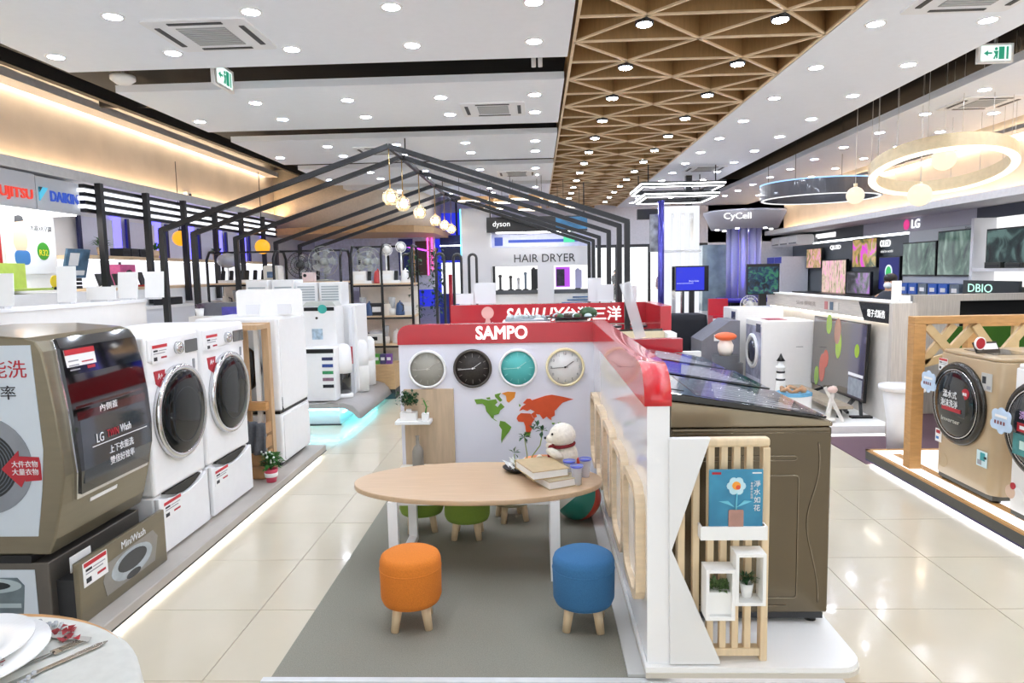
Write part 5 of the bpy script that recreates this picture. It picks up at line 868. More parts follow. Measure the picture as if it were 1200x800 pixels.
# ---------------------------------------------------------------- hair dryer booth
r = T('dryer_booth', 'white shop-in-shop booth headed HAIR DRYER in the far middle', 'booth', (0, 12.3, 0)); BW2 = mat('#e2e2e6', .4, var=0)
hd = G().box(-.80, .95, -.1, .1, 1.73, 2.06).o('header', BW2, r); text('HAIR DRYER', .14, mat('#3a3c40', .4, var=0), hd, (.15, -.102, 1.86), '-y', 1.08, .01)
G().box(-1.32, -.80, -.1, .3, 0, 2.75).o('pillar', BW2, r); G().box(-1.345, -1.32, -.05, .1, 1.0, 2.75).o('cyan_light', emit('#5fd0ff', 3), r); G().box(.02, .31, -.12, .05, 0, 1.73).o('pillar', BW2, r); G().box(.95, 1.05, -.1, .3, 0, 2.06).o('pillar', BW2, r)
G().box(-.8, 1.0, .5, .55, 0, 1.73).o('lit_back', emit('#ffffff', 1.1), r); G().box(-.80, 1.0, .1, .5, 1.22, 1.29).o('counter_top', mat('#5a5e62', .4, var=0), r); G().box(-.78, .98, .12, .5, 0, 1.22).o('counter', PAPER, r)
for k in range(3): G().box(.45+.1*k, .95, .10, .12, 1.04+.05*k, 1.06+.05*k).o('blue_stripe', mat('#2f6aa8', .4, var=0), r)
G().box(-.8, 1.0, .2, .25, 2.06, 2.3).o('clear_band', mat('#cfd4f2', .2, var=.05), r); G().box(-.75, -.6, .19, .21, 2.1, 2.25).box(-.5, .8, .19, .21, 2.15, 2.2).o('blue_edge', mat('#3a4fa8', .3, var=0), r); G().box(.5, .7, .18, .2, 2.14, 2.24).o('green_exit', emit('#3fd8a0', 1), r)
fb = G().box(-.86, .9, -.22, .1, 2.32, 2.58).o('black_fascia', mat('#2e2d2e', .4, var=0), r); text('dyson', .12, emit('#ffffff', 1.2), fb, (-.6, -.222, 2.45), '-y', .3, .01); G().box(-.7, .6, -.2, .0, 2.305, 2.32).o('light_strip', LED, r); G().box(.35, .9, -.225, -.22, 2.35, 2.56).o('blue_print', mat('#3f8fc4', .3, var=.3, scale=3), r)
for x in (-.8, .85): G().cyl((x, -.1, 2.58), (x, -.1, 3.75), .01, n=6).o('hanger', FRM, r)
G().box(-.78, -.74, -.05, .1, 1.2, 1.73).o('mullion', BLACK, r); G().box(.37, .52, .42, .5, 1.35, 1.66).o('poster', mat('#3c3550', .3, var=.3), r); G().box(.36, .62, .46, .5, 1.33, 1.70).o('violet_frame', emit('#b04ad8', 1), r)
for k, (x, h, c) in enumerate(((-.66, .26, '#2c2c30'), (-.47, .24, '#2c2c30'), (-.33, .2, '#c9ccd2'), (-.2, .3, '#6f8296'), (-.05, .38, '#1d1e22'), (.75, .35, '#c4c4ee'))):
    q = T('hair_dryer_stand', f'hair dryer stand, {NTH[k]} along the far dryer counter', 'hair dryer', (x, 12.5, 1.29), 0, 'hair dryers on the far counter'); G().box(-.05, .05, -.04, .04, 0, .02).o('foot', DARK, q); G().box(-.045 if k > 3 else -.02, .07 if k > 3 else .02, -.02, .02, .02, h).o('column', mat(c, .3, var=0), q); G().cyl((0, -.08, h), (0, .05, h), .03, n=12).o('head', mat(c, .3, var=0), q)
# dark products below the booth counter, blue wall
r = T('blue_led_wall', 'saturated blue lit wall far behind the arched rails', 'panel', (-2.1, 15.2, 0)); G().box(-.75, .95, 0, .1, .9, 2.95).o('panel', emit('#2a35e8', .75), r)
for k in range(6): G().box(-.72+.27*k, -.70+.27*k, -.02, 0, .9, 2.95).o('fin', mat('#26309a', .4, var=0), r)
r = T('hanging_screen', 'dark navy double screen hanging before the blue wall', 'screen', (-1.68, 14.6, 0)); G().box(-.36, .37, 0, .1, 2.22, 2.43).o('upper_screen', mat('#1a1f5a', .2, var=.1), r); G().box(-.36, .37, -.01, .1, 2.2, 2.22).o('light_strip', LED, r); G().box(-.34, .37, .02, .12, 1.9, 2.2).o('lower_screen', mat('#12163c', .2, var=.1), r); G().cyl((0, .05, 2.43), (0, .05, 3.75), .02, n=8).o('hanger', FRM, r)
r = T('lit_white_panel', 'bright white lit panel with blue base under the hanging screen', 'panel', (-1.6, 14.4, 0)); G().box(-.4, .35, 0, .1, 1.2, 1.85).o('lit_face', emit('#f4f8ff', 1.2), r); G().box(-.45, .35, -.05, .1, .0, 1.2).o('blue_base', mat('#2c3aa8', .4, var=.1), r); G().cyl((-.2, -.1, 0), (-.2, -.1, 1.6), .04, n=10).o('red_post', INKR, r)
r = T('dark_corner_shelf', 'navy panelled area with magenta neon under the bulkhead', 'panel', (-3.0, 14.2, 0)); G().box(-1.6, .9, 0, .1, 1.3, 2.38).o('panel', mat('#c3c6dc', .4, var=.1), r); G().box(.15, .45, -.02, 0, 1.6, 2.35).o('navy_panel', mat('#20286a', .4, var=0), r); G().box(.5, .8, -.03, 0, 1.6, 2.3).o('brown_panel', mat('#4a302c', .4, var=.1), r); G().box(.75, .78, -.05, -.03, 1.6, 2.36).box(.84, .86, -.05, -.03, 1.7, 2.36).o('neon', emit('#ff4aa8', 3), r); G().bar((.3, -.04, 2.2), (.75, -.04, 2.1), .03).o('violet_neon', emit('#c84aff', 2.5), r); text('TT', .12, INK, r, (-.1, -.012, 2.2), '-y')
# ---------------------------------------------------------------- people
def person(label, loc, rz, h, coat, hair, trousers, mask=False, long=True):
    r = T('person', label, 'person', loc, rz); k = h/1.7
    vs = [(0, 0, .95), (0, 0, 1.2), (0, 0, 1.4), (0, 0, 1.5), (0, -.01, 1.58), (0, -.01, 1.66), (.18, 0, 1.4), (.23, -.02, 1.15), (.22, -.1, .92), (.22, -.13, .84), (-.18, 0, 1.4), (-.23, -.02, 1.15), (-.22, -.1, .92), (-.22, -.13, .84), (.09, 0, .88), (.1, -.01, .5), (.1, .02, .08), (.1, -.12, .035), (-.09, 0, .88), (-.1, .02, .5), (-.1, .05, .08), (-.1, -.09, .035)]
    es = [(0, 1), (1, 2), (2, 3), (3, 4), (4, 5), (2, 6), (6, 7), (7, 8), (8, 9), (2, 10), (10, 11), (11, 12), (12, 13), (0, 14), (14, 15), (15, 16), (16, 17), (0, 18), (18, 19), (19, 20), (20, 21)]
    rd = [.13, .12, .12, .055, .09, .075, .055, .045, .035, .025, .055, .045, .035, .025, .085, .06, .045, .035, .085, .06, .045, .035]
    me = bpy.data.meshes.new('body'); me.from_pydata([tuple(c*k for c in v) for v in vs], es, []); ob = bpy.data.objects.new('body', me); COL.objects.link(ob); ob.parent = r; me.materials.append(mat('#d9ab8c', .6, var=0))
    ob.modifiers.new('skin', 'SKIN'); 
    if not me.skin_vertices: me.attributes
    for i, q in enumerate(rd): me.skin_vertices[0].data[i].radius = (q*k, q*k*.85)
    me.skin_vertices[0].data[0].use_root = True; ob.modifiers.new('sub', 'SUBSURF').levels = 1; ob.modifiers['sub'].render_levels = 1
    cm = mat(coat, .8, var=.05, scale=30); zb = .35 if long else .85
    G().lathe([(.25*k, zb*k), (.2*k, .95*k), (.17*k, 1.15*k), (.2*k, 1.38*k), (.12*k, 1.47*k), (.06*k, 1.5*k)], n=20).o('coat', cm, r).scale = (1, .72, 1)
    for s in (-1, 1): G().tube([(.17*k*s, 0, 1.40*k), (.235*k*s, -.02*k, 1.15*k), (.225*k*s, -.1*k, .93*k)], [.07*k, .058*k, .05*k], 10).o('sleeve', cm, r); G().tube([(.09*k*s, 0, .9*k), (.1*k*s, 0, .5*k), (.1*k*s, .03*k, .06*k)], [.1*k, .075*k, .06*k], 10).o('trouser_leg', mat(trousers, .8, var=0), r); G().ell((.1*k*s, -.04*k, .035*k), (.045*k, .12*k, .035*k), 10, 6).o('shoe', BLACK, r); G().ell((.035*k*s, -.09*k, 1.625*k), .009*k, 6, 4).o('eye', BLACK, r)
    G().ell((0, .015*k, 1.665*k), (.088*k, .095*k, .075*k), 14, 9).ell((0, .05*k, 1.6*k), (.08*k, .06*k, .1*k), 12, 8).o('hair', mat(hair, .5, var=.1), r)
    if mask: G().ell((0, -.065*k, 1.57*k), (.06*k, .04*k, .045*k), 12, 8).o('face_mask', mat('#dfe6ee', .7, var=0), r)
    return r
person('person in a long dark coat standing beyond the bright shop front', (4.35, 38, 0), .6, 1.65, '#17181a', '#17181a', '#1d1e22')
person('person in a purple-brown jacket beyond the shop front, right of the dark coat', (5.45, 30, 0), -.4, 1.6, '#6a3a52', '#2a1c18', '#33343a', False, False)
person('masked person with dark hair standing behind the wood-look television wall', (4.30, 8.5, .006), -.9, 1.47, '#3a3f4a', '#1c1614', '#24262c', True, False)
# ---------------------------------------------------------------- right background
r = T('led_frame', 'stacked black square frames edged with white light strips hanging from the ceiling', 'lamp', (2.2, 11, 0))
for z, s in ((2.84, .62), (2.70, .55)):
    po = [(-s, -s), (s, -s), (s, s), (-s, s)]; pi_ = [(-s+.08, -s+.08), (s-.08, -s+.08), (s-.08, s-.08), (-s+.08, s-.08)]; G().ring(po, pi_, z, z+.07).o('frame', BLACK, r); G().ring([(x*1.004, y*1.004) for x, y in po], [(x*.985, y*.985) for x, y in po], z+.025, z+.045).ring([(x*.97, y*.97) for x, y in po], [(x*.94, y*.94) for x, y in po], z-.008, z).o('light_strip', LED, r)
for x in (-.5, .5):
    for y in (-.5, .5): G().cyl((x, y, 2.9), (x, y, 3.75), .008, n=6).o('cable', FRM, r)
G().box(-.5, .42, .6, .7, 2.45, 2.62).o('black_beam', BLACK, r); G().box(.3, .4, .6, .7, 2.62, 3.75).o('hanger', BLACK, r)
r = T('poster_column', 'white lit square column with posters and chrome poles under the square frames', 'column', (2.35, 11.2, 0)); G().box(-.28, .28, 0, .5, 0, 2.62).o('column', emit('#f2f4fb', .85), r); G().box(-.5, -.34, .0, .1, 1.9, 2.5).o('poster', mat('#c8ccd0', .3, var=.4, scale=6), r); G().cyl((-.35, -.1, 0), (-.35, -.1, 2.7), .05, n=14).o('violet_pole', mat('#5a58b8', .15, .6, var=0), r)
for k in range(3): G().box(-.16+.14*k, -.1+.14*k, -.02, 0, .9, 2.5).o('chrome_strip', CHROME, r)
G().box(-.3, .3, -.04, 0, 1.88, 1.92).o('band', PAPER, r)
r = T('television', 'blue-screened television on a stand before the lit white column', 'television', (2.45, 10.9, 0)); G().box(-.26, .26, 0, .05, 1.26, 1.66).o('frame', BLACK, r); sc_ = G().box(-.25, .19, -.006, 0, 1.28, 1.64).o('screen', emit('#1226d8', .9), r); text('Sharp Color', .03, emit('#dfe8ff', 1), sc_, (.03, -.007, 1.42), '-y', .16); G().box(-.24, .02, -.008, -.005, 1.385, 1.39).o('line', emit('#dfe8ff', 1), r); G().box(-.04, .04, .0, .05, .6, 1.26).box(-.2, .2, -.1, .15, .0, .6).o('stand', DARK, r)
r = T('disc_canopy', 'grey round canopy with white lettering on violet-lit clear tubes', 'canopy', (3.28, 11, 0)); G().lathe([(.5, 2.22), (.62, 2.46), (.62, 2.49), (.001, 2.49)], n=48).o('canopy', mat('#a7a5ad', .35, var=0), r); text('CyCell', .12, emit('#ffffff', 1.3), r, (-.28, -.60, 2.37), '-y', .4, .02)
for k in range(10): a = 2*PI*k/10; G().cyl((.22*math.cos(a), .22*math.sin(a), 1.15), (.22*math.cos(a), .22*math.sin(a), 2.23), .055, n=12).o('clear_tube', mat('#cfd0f6', .08, trans=.55, var=0), r)
G().cyl((0, 0, 1.15), (0, 0, 2.22), .04, n=12).o('light_tube', emit('#7a6cff', 3), r); G().cyl((0, 0, 1.08), (0, 0, 1.15), .42, n=36).o('violet_ring', mat('#3a2fa8', .2, coat=.5, var=0), r); G().cyl((0, 0, 0), (0, 0, 1.08), .2, n=24).o('base', DARK, r)
for a in range(6): t = a*PI/3; G().cyl((.42*math.cos(t), .42*math.sin(t), 2.205), (.42*math.cos(t), .42*math.sin(t), 2.222), .03, n=12).o('spot', LED, r)
r = T('draped_table', 'table under a black cloth in the far right aisle', 'table', (2.04, 9.6, .006)); n = 48; vs = []
for j, (q, z) in enumerate(((0, .98), (1, .98), (1.03, .9), (1.12, .45), (1.16, .25))):
    for k in range(n): 
        a = 2*PI*k/n; cx, sy = math.cos(a), math.sin(a); m_ = max(abs(cx), abs(sy)); wv = 1+.05*math.sin(a*12)*(j > 2); vs.append((.26*q*cx/m_*wv, .26*q*sy/m_*wv, z))
g = G(); g.add(vs, [(j*n+k, j*n+(k+1) % n, (j+1)*n+(k+1) % n, (j+1)*n+k) for j in range(4) for k in range(n)], True); g.o('black_cloth', mat('#14161f', .8, var=.05), r); G().box(-.24, .24, -.24, .24, .95, .978).o('tabletop', DARK, r)
for x in (-.2, .2):
    for y in (-.2, .2): G().cyl((x, y, 0), (x, y, .95), .02, n=8).o('leg', CHROME, r)
for k, (x, y) in enumerate(((1.50, 9.75), (1.45, 10.35), (2.06, 10.3), (1.55, 10.85))):
    r = T('clear_chair', f'grey translucent chair, {NTH[k]} around the black-clothed table', 'chair', (x, y, .006), .5*k, 'translucent chairs'); m = mat('#9aa0a8', .15, trans=.4, var=0); G().rrect(-.2, .2, -.2, .2, .04, .44, .46).o('seat', m, r); g = G(); g.M = Matrix.Translation((0, .19, .46)) @ Matrix.Rotation(-.15, 4, 'X'); g.rrect(-.19, .19, .05, .65, .06, -.01, .01, 'y'); g.o('backrest', m, r)
    for sx in (-1, 1):
        for sy in (-1, 1): G().cyl((.17*sx, .17*sy, .44), (.19*sx, .19*sy, 0), .012, n=8).o('leg', CHROME, r)
r = T('grey_counter', 'grey sloped counter with a white card beside the orange mushroom lamp', 'counter', (2.31, 8.9, .006)); G().prism([(-.25, 0), (.22, 0), (.22, .95), (.1, .95), (-.25, .7)], -.3, .3, 'y').o('body', mat('#7b7a82', .5, var=.03), r); G().box(-.1, .05, -.31, -.3, .7, .78).o('white_card', PAPER, r)
r = T('red_chair', 'bright red boxy armchair beyond the grey counter', 'chair', (2.68, 10.1, .006)); G().box(-.14, .14, -.15, .15, .78, .92).o('seat', mat('#c41f35', .4, var=.02), r); G().box(-.14, .14, .1, .16, .92, 1.16).o('backrest', mat('#c41f35', .4, var=.02), r); G().box(-.13, .13, -.14, .14, 0, .78).o('base', PAPER, r)
r = T('mushroom_lamp', 'white lamp with an orange mushroom cap on a dark round plinth', 'lamp', (2.19, 8.0, .6)); G().ell((0, 0, .22), (.125, .125, .05), 20, 10).o('cap', mat('#ec6a3a', .4, var=0), r); G().lathe([(.06, 0), (.085, .05), (.09, .12), (.05, .2)], n=20).o('body', mat('#f3e9e0', .4, var=0), r)
r = T('dark_plinth', 'dark round plinth under the orange mushroom lamp', 'plinth', (2.19, 8.0, .006)); G().lathe([(.2, 0), (.2, .5), (.15, .51), (.15, .594), (.001, .594)], n=30).o('drum', mat('#3a3a3e', .4, var=0), r)
r = T('television', 'television showing a green and blue forest scene by the violet tubes', 'television', (3.1, 9.5, 0)); G().box(-.22, .22, 0, .05, 1.24, 1.66).o('frame', BLACK, r); G().box(-.205, .205, -.005, 0, 1.255, 1.62).o('screen', screen('#04141c', '#103a5a', '#2f7a5a', 12, .8), r); G().box(-.05, .05, .0, .05, .9, 1.24).o('stand', BLACK, r); G().box(-.6, .3, -.1, .3, 0, .9).o('cabinet', PAPER, r)
fan('white round desk fan beyond the white podium washers', (3.05, 9.95, .006), .13, '#e6e6e2', .95); o = G().ell((0, 0, .1), (.05, .05, .1), 14, 9).o('yellow_ornament', mat('#e9dd5a', .4, var=0)); o.location = (2.83, 9.45, .9); tag(o, 'small yellow egg-shaped ornament beside the white round fan', 'ornament')
for k, (x, y) in enumerate(((2.78, 10.4), (3.0, 10.35), (3.3, 10.4), (2.9, 10.75))):
    r = T('dark_case', f'dark upright suitcase-like box, {NTH[k]} below the violet ring', 'box', (x, y, .006), 0, 'dark cases under the canopy'); G().rrect(-.1, .1, 0, 1.05-.05*k, .04, -.1, .1, 'y').o('shell', mat('#202024', .4, var=.1), r); G().box(-.05, .05, -.01, .01, 1.05-.05*k, 1.1-.05*k).o('handle', BLACK, r)
r = T('glass_cooler', 'tall glass-fronted unit behind the blue-screened television', 'cabinet', (2.95, 11.6, .006)); G().box(-.17, .25, 0, .4, 0, .9).o('base', WHITE, r); G().box(-.17, .25, 0, .4, .9, 2.0).o('glass_front', mat('#9fb4bc', .1, coat=.5, var=.2, scale=4), r); G().box(.27, .38, .0, .4, .9, 2.0).o('dark_side', DARK, r)
r = T('white_counter', 'long white service counter with dark items in the far right aisle', 'counter', (2.75, 11.95, .006)); G().box(-.1, .9, .2, .5, 0, .98).o('body', PAPER, r); G().box(-.12, .92, .18, .52, .98, 1.0).o('top', PAPER, r)
# right wall display
r = T('display_wall', 'dark grey panelled television display wall along the right side', 'wall panel', (6.25, 8, 0)); DG = mat('#70777c', .4, var=.02)
G().box(0, .1, 3.75, 9, 0, 2.12).o('panel', DG, r); G().box(0, .12, 3.7, 9, 2.12, 2.16).o('light_strip', emit('#f4fbff', 3), r); G().box(-.05, .1, 5.3, 8.6, 2.16, 2.40).o('dark_fascia', mat('#4f575b', .4, var=.02), r); G().box(-.05, .1, 1.95, 5.3, 2.16, 2.40).o('light_fascia', mat('#c4c5d2', .4, var=.01), r); G().box(-.05, .1, .0, 1.95, 2.22, 2.42).o('blue_grey_fascia', mat('#474d5c', .4, var=.02), r); G().box(-.06, -.05, 6.5, 7.5, 2.22, 2.32).o('white_sign', emit('#ffffff', 1.1), r)
text('LG', .14, emit('#ffffff', 1.2), r, (-.052, 3.5, 2.275), '-x', .24, .01, .01); G().prism(circ(3.78, 2.275, .085, 24), -.06, -.05, 'x').o('emblem', emit('#e03a8a', .9), r); text('QLED', .1, emit('#ffffff', 1.2), r, (-.005, 6.6, 2.0), '-x', .5, .01, .01); text('OLED', .12, emit('#ffffff', 1.2), r, (-.005, 4.55, 2.0), '-x', .36, .01, .01); text('oled tv world', .05, emit('#ffffff', .8), r, (-.005, 4.5, 1.86), '-x', .42)
G().box(-.02, .1, 1.75, 3.75, 1.4, 2.2).o('lg_panel', mat('#dfe6ea', .3, var=0), r); G().box(-.1, .1, 1.7, 3.75, 1.28, 1.42).o('ledge', mat('#b9bcc2', .3, var=0), r); text('Signature', .05, GREY, r, (-.022, 2.1, 2.12), '-x', .3)
G().box(.0, .1, -.4, 1.68, 0, 2.22).o('lit_shelf_back', emit('#ffffff', 1.0), r); G().box(-.3, .0, -.4, 1.62, 1.5, 1.54).box(-.3, 0, -.4, 1.62, 1.16, 1.2).box(-.3, 0, 1.6, 1.66, 0, 2.22).o('shelf', mat('#e3e3e6', .3, var=0), r)
def wtv(label, y0, y1, z0, z1, sm, x=6.12, tilt=0):
    r = T('television', label, 'television', (x, y0, 0)); w = y1-y0; G().box(0, .05, 0, w, z0, z1).o('frame', BLACK, r); G().box(-.004, 0, .02, w-.02, z0+.02, z1-.02).o('screen', sm, r); G().box(.05, .13, w*.4, w*.6, z0+.1, z1-.1).o('bracket', DARK, r); return r
LGT = screen('#2c3f44', '#5f7f72', '#9fb9ae', 2.2, .55, (1, 1.5, .6))  # grey-green reflections painted into both big screens as glowing blotches
wtv('left of two big curved televisions with painted grey-green reflections on the right wall', 10.76, 11.72, 1.43, 1.97, LGT); wtv('right of two big curved televisions, taller screen with painted grey-green reflections on the right wall', 9.78, 10.72, 1.43, 2.10, LGT)
PK = screen('#6a6a3a', '#caa56a', '#e29ac0', 5, .9, (1, 2, 1)); PK2 = screen('#7a7a4a', '#e6cfb8', '#f0a0d0', 6, .9, (1, 3, .7))
wtv('small television with an autumn meadow picture, farthest on the right wall', 15.0, 15.8, 1.57, 2.02, PK); wtv('television with pale branches and pink blossom picture', 13.8, 14.95, 1.05, 1.75, PK2); wtv('television with magenta tree picture below the lettered sign', 12.6, 13.55, 1.57, 2.12, screen('#3a4a1a', '#b79a4a', '#e03ad8', 3, .9)); wtv('tilted low television with violet reflections painted on its screen', 12.55, 13.5, 1.08, 1.5, screen('#1c1c22', '#6a6a78', '#b06ad0', 3, .6), 6.0)  # violet reflection on the low tilted screen is painted as glowing blotches
b_ = wtv('television with a deep blue screen and glowing green globe', 11.8, 12.5, 1.17, 1.76, emit('#06106a', .9)); G().ring(circ(.35, 1.5, .12, 24), circ(.35, 1.5, .09, 24), -.008, -.004, 'x').o('white_ring', emit('#dff2ff', 1), b_); G().prism(circ(.35, 1.48, .09, 20, .11), -.009, -.004, 'x').o('green_globe', emit('#2fc86a', .8), b_)
wtv('dark television on the lit white shelf at the right edge', 8.2, 9.5, 1.58, 2.06, screen('#0c1416', '#2f4a48', '#7fa49e', 3, .4), 6.06)
r = T('neon_sign', 'dark panel with pale green neon letters under the lit shelf', 'sign', (5.9, 9.0, 1.2)); G().box(0, .04, -.4, .7, -.02, .18).o('panel', mat('#232b2e', .3, var=0), r); text('DBIO', .11, emit('#b8f4de', 1.3), r, (-.003, .33, .08), '-x', .5)
for k in range(7):
    r = T('blue_carton', f'bright blue carton, {NTH[k]} along the row under the curved televisions', 'box', (6.0, 9.9+.27*k, .9), 0, 'blue cartons on the right wall'); G().box(-.1, .1, -.11, .11, .25, .42).o('body', mat('#1f5fc4', .4, var=.1) if k % 3 else mat('#6a7a8a', .3, var=.2), r); G().box(-.104, -.1, -.06, .06, .3, .36).o('print', PAPER, r); G().box(-.1, .1, -.13, .13, -.9, .25).o('stand', DG, r)
for k, (y, z) in enumerate(((8.4, 2.2), (8.9, 1.54), (9.3, 1.54), (8.4, 1.2), (8.9, 1.2))):
    r = T('audio_unit', f'dark audio unit, {NTH[k]} counted on the lit white shelf', 'device', (6.12, y, z-.0), 0, 'audio units on the lit shelf'); G().box(-.1, .1, -.16, .16, 0, .06+.01*k).o('body', mat('#33342f', .4, var=.1), r, .005); G().box(-.105, -.1, -.12, .12, .02, .045).o('front', BLACK, r)
r = T('tv_console', 'long low dark console under the televisions of the right wall', 'cabinet', (5.8, 11.7, .006)); G().box(0, .4, 0, 4.0, 0, 1.04).o('cabinet', mat('#4a4c50', .4, var=.03), r); G().box(-.02, .4, -.02, 4.02, 1.04, 1.065).o('top', BLACK, r)
for k, (y, c, cn) in enumerate(((15.9, '#e9ecf4', 'white'), (16.4, '#c3cdf0', 'pale blue'))):
    r = T('refrigerator', f'{cn} refrigerator with a blue top band at the far end of the right wall', 'refrigerator', (5.6-.0, y, .006)); G().box(0, .6, 0, .48, 0, 1.0).o('lower_door', mat(c, .3, var=.02), r); G().box(0, .6, 0, .48, 1.01, 1.85).o('upper_door', mat(c, .3, var=.02), r); G().box(-.01, .6, .02, .46, 1.7, 1.84).o('blue_band', mat('#3a48c4', .3, var=0), r)
for k in range(3):
    r = T('wall_air_conditioner', f'white split air conditioner, {NTH[k]} above the far refrigerators', 'air conditioner', (6.2, 15.3+.55*k, 2.1), 0, 'split air conditioners'); G().rrect(-.5, -.12, 0, .22, .05, 0, .5, 'y').o('body', PAPER, r); G().box(-.5, -.49, .03, .47, .03, .06).o('outlet', GREY, r); G().box(-.12, .55, .1, .4, .05, .15).o('bracket', GREY, r)
# hanging rings and globes
r = T('ring_chandelier', 'large tilted ring chandelier with lit underside hanging on wires', 'lamp', (4.05, 7.1, 2.52)); M_ = Matrix.Rotation(-.24, 4, 'X') @ Matrix.Rotation(.05, 4, 'Y')
g = G(); g.M = M_; g.ring(circ(0, 0, .64, 64), circ(0, 0, .58, 64), 0, .13); g.o('band', mat('#cdb994', .5, var=.06, scale=20), r); g = G(); g.M = M_; g.ring(circ(0, 0, .645, 64), circ(0, 0, .57, 64), -.012, .0); g.o('diffuser', emit('#fff4dc', 1.5), r); g = G()
for k in range(14): a = 2*PI*k/14; q = M_ @ Vector((.61*math.cos(a), .61*math.sin(a), .13)); g.cyl(q, (q.x, q.y, 1.2), .0025, n=4)
g.o('wire', mat('#c9c9c9', .4, var=0), r)
r = T('ring_chandelier', 'dark broad ring lamp with faint blue edge hanging near the ceiling panel', 'lamp', (3.75, 9.3, 2.5)); G().ring(circ(0, 0, .74, 64), circ(0, 0, .68, 64), 0, .2).o('band', mat('#4a4a50', .3, .4, coat=.4, var=0), r); G().ring(circ(0, 0, .745, 64), circ(0, 0, .735, 64), .185, .2).o('blue_edge', emit('#8fc0ff', 1.4), r); G().ring(circ(0, 0, .72, 64), circ(0, 0, .7, 64), -.01, 0).o('diffuser', emit('#ffffff', 1), r); g = G()
for k in range(4): a = PI/4+k*PI/2; g.cyl((.71*math.cos(a), .71*math.sin(a), .2), (.71*math.cos(a), .71*math.sin(a), 1.2), .003, n=5)
g.o('wire', FRM, r)
for k, (x, y, z, lab) in enumerate(((4.02, 7.0, 2.63, 'glowing globe pendant inside the tilted ring chandelier'), (3.80, 7.0, 2.29, 'glowing globe pendant below the tilted ring chandelier'), (3.40, 7.5, 2.35, 'glowing globe pendant before the dark ring lamp'))):
    q = T('globe_lamp', lab, 'lamp', (x, y, z), 0, 'globe pendants'); G().ell((0, 0, 0), .11 if k < 2 else .09, 22, 14).o('shade', emit('#ffeccb', 1.0), q); G().cyl((0, 0, .08), (0, 0, 3.7-z), .003, n=5).o('cord', mat('#d9d9d9', .4, var=0), q); G().cyl((0, 0, .09), (0, 0, .125), .02, n=10).o('cap', mat('#e9d9b9', .3, var=0), q)
# ---------------------------------------------------------------- ceiling fittings
def cassette(label, x, y, s=.28):
    r = T('ceiling_vent', label, 'air vent', (x, y, 3.15)); G().rrect(-s*1.15, s*1.15, -s, s, .03, -.012, .004).o('panel', mat('#eef0f2', .4, var=0), r); g = G(); g.box(-s*.55, s*.55, -s*.55, s*.55, -.016, -.010); g.o('grille', mat('#9fa2a3', .5, var=0), r)
    for k in range(9): G().box(-s*.53, s*.53, -s*.52+s*.117*k, -s*.5+s*.117*k, -.02, -.016).o('grille_slat', mat('#c2c4c5', .5, var=0), r)
    for x0, x1, y0, y1 in ((-s*.6, s*.6, -s*.85, -s*.75), (-s*.6, s*.6, s*.75, s*.85), (-s*1.0, -s*.88, -s*.6, s*.6), (s*.88, s*1.0, -s*.6, s*.6)): G().box(x0, x1, y0, y1, -.0165, -.011).o('slot', mat('#3a3b3c', .5, var=0), r)
cassette('square ceiling air conditioner in the nearest white panel', -2.04, 4.45); cassette('square ceiling air conditioner in the second white panel', -.38, 6.63, .26); cassette('square ceiling air conditioner in the fourth white panel', -.28, 10.85, .26); cassette('square ceiling air conditioner in the third white panel behind the frame', -1.9, 8.6, .26); cassette('square ceiling air conditioner at the near end of the lattice-side strip', 2.58, 4.2); cassette('square ceiling air conditioner farther down the lattice-side strip', 2.62, 10.85, .26); cassette('square ceiling air conditioner in the right white panel', 4.33, 6.95, .26)
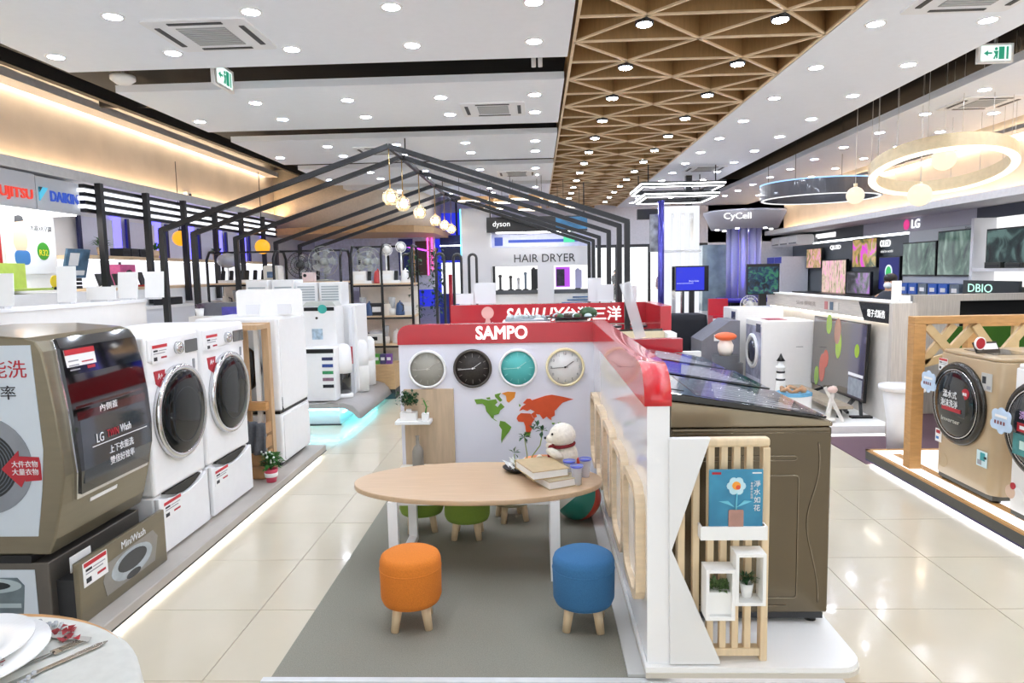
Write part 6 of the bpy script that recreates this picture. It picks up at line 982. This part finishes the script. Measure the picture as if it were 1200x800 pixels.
def exitsign(label, x, y, z, face):
    r = T('exit_sign', label, 'sign', (x, y, z)); 
    if face == '+x': G().box(-.015, .015, -.17, .17, 0, .17).o('box', PAPER, r); q = (.016, 0, .085)
    else: G().box(-.13, .13, -.015, .015, 0, .14).o('box', PAPER, r); q = (0, -.016, .07)
    gm = emit('#1d9a78', .8); g = G(); g.M = plane(face, q); k = 1.2 if face == '+x' else 1
    g.box(-.11*k, .11*k, -.055*k, .055*k, 0, .001); g.o('lit_face', emit('#e9fff8', 1), r); g = G(); g.M = plane(face, q); g.box(.02*k, .06*k, -.045*k, .045*k, 0, .003).box(.075*k, .09*k, -.045*k, .045*k, 0, .003).prism([(-.09*k, 0), (-.06*k, .02*k), (-.06*k, .006*k), (-.03*k, .006*k), (-.03*k, -.006*k), (-.06*k, -.006*k), (-.06*k, -.02*k)], 0, .003); g.prism(circ(-.0, .03*k, .011*k, 12), 0, .003).prism([(-.02*k, -.04*k), (-.005*k, -.01*k), (-.02*k, .015*k), (.015*k, .015*k), (.01*k, -.04*k), (0, -.04*k), (0, -.02*k), (-.01*k, -.045*k)], 0, .003); g.o('pictogram', gm, r)
    G().cyl((0, 0, .15), (0, 0, 3.75-z), .008, n=6).o('hanger', GREY, r)
exitsign('green and white exit sign hanging in the dark slot after the nearest white panel', -2.42, 5.42, 3.08, '+x'); exitsign('green and white running-man exit sign in the right dark slot', 3.47, 5.45, 3.1, '-y')
r = T('smoke_detector', 'white round detector at the corner of the nearest white panel', 'detector', (-3.18, 5.36, 3.12)); G().lathe([(.05, 0), (.09, .03), (.09, .06)], n=24).o('body', PAPER, r); G().cyl((0, 0, .06), (0, 0, .63), .012, n=6).o('stem', GREY, r)
r = T('track_spot', 'small twin white spotlight in the dark slot beside the lattice', 'light', (.03, 5.42, 3.2)); G().cyl((0, 0, .06), (0, 0, .55), .012, n=6).lathe([(.03, .08), (.07, .1), (.07, .12)], n=18).o('mount', PAPER, r); G().cyl((-.025, 0, -.03), (-.025, 0, .08), .018, n=12).o('spot', PAPER, r); G().cyl((.025, 0, -.03), (.025, 0, .08), .018, n=12).o('spot', PAPER, r)
r = T('wall_camera', 'small white security camera on the left cove ledge', 'camera', (-4.9, 9.6, 2.745)); G().box(-.04, .04, -.06, .06, 0, .08).o('body', PAPER, r); G().cyl((.04, 0, .04), (.06, 0, .04), .02, n=10).o('lens', BLACK, r)
import OpenImageIO as oiio
b=oiio.ImageBuf('/workdir/render_main.png'); s=b.spec().width/1200
for n,x,y in [('ceil p1',400,20),('ceil right',960,60),('floor L',300,680),('floor R',1080,720),('carpet',600,720),('zig',800,600),('booth wall',560,520),('w2 face',190,575),('cove',100,170),('soffit',100,222),('cream',150,365),('deck',950,765),('post',768,650),('washerside',930,600),('beige',1130,560),('cloth',110,790),('lattice',900,20),('table',520,570),('orange',481,690),('blue',684,690),('goldfront',120,600),('red',700,386),('cardC',176,335)]:
    print(n,[round(v*255) for v in b.getpixel(int(x*s),int(y*s))[:3]])
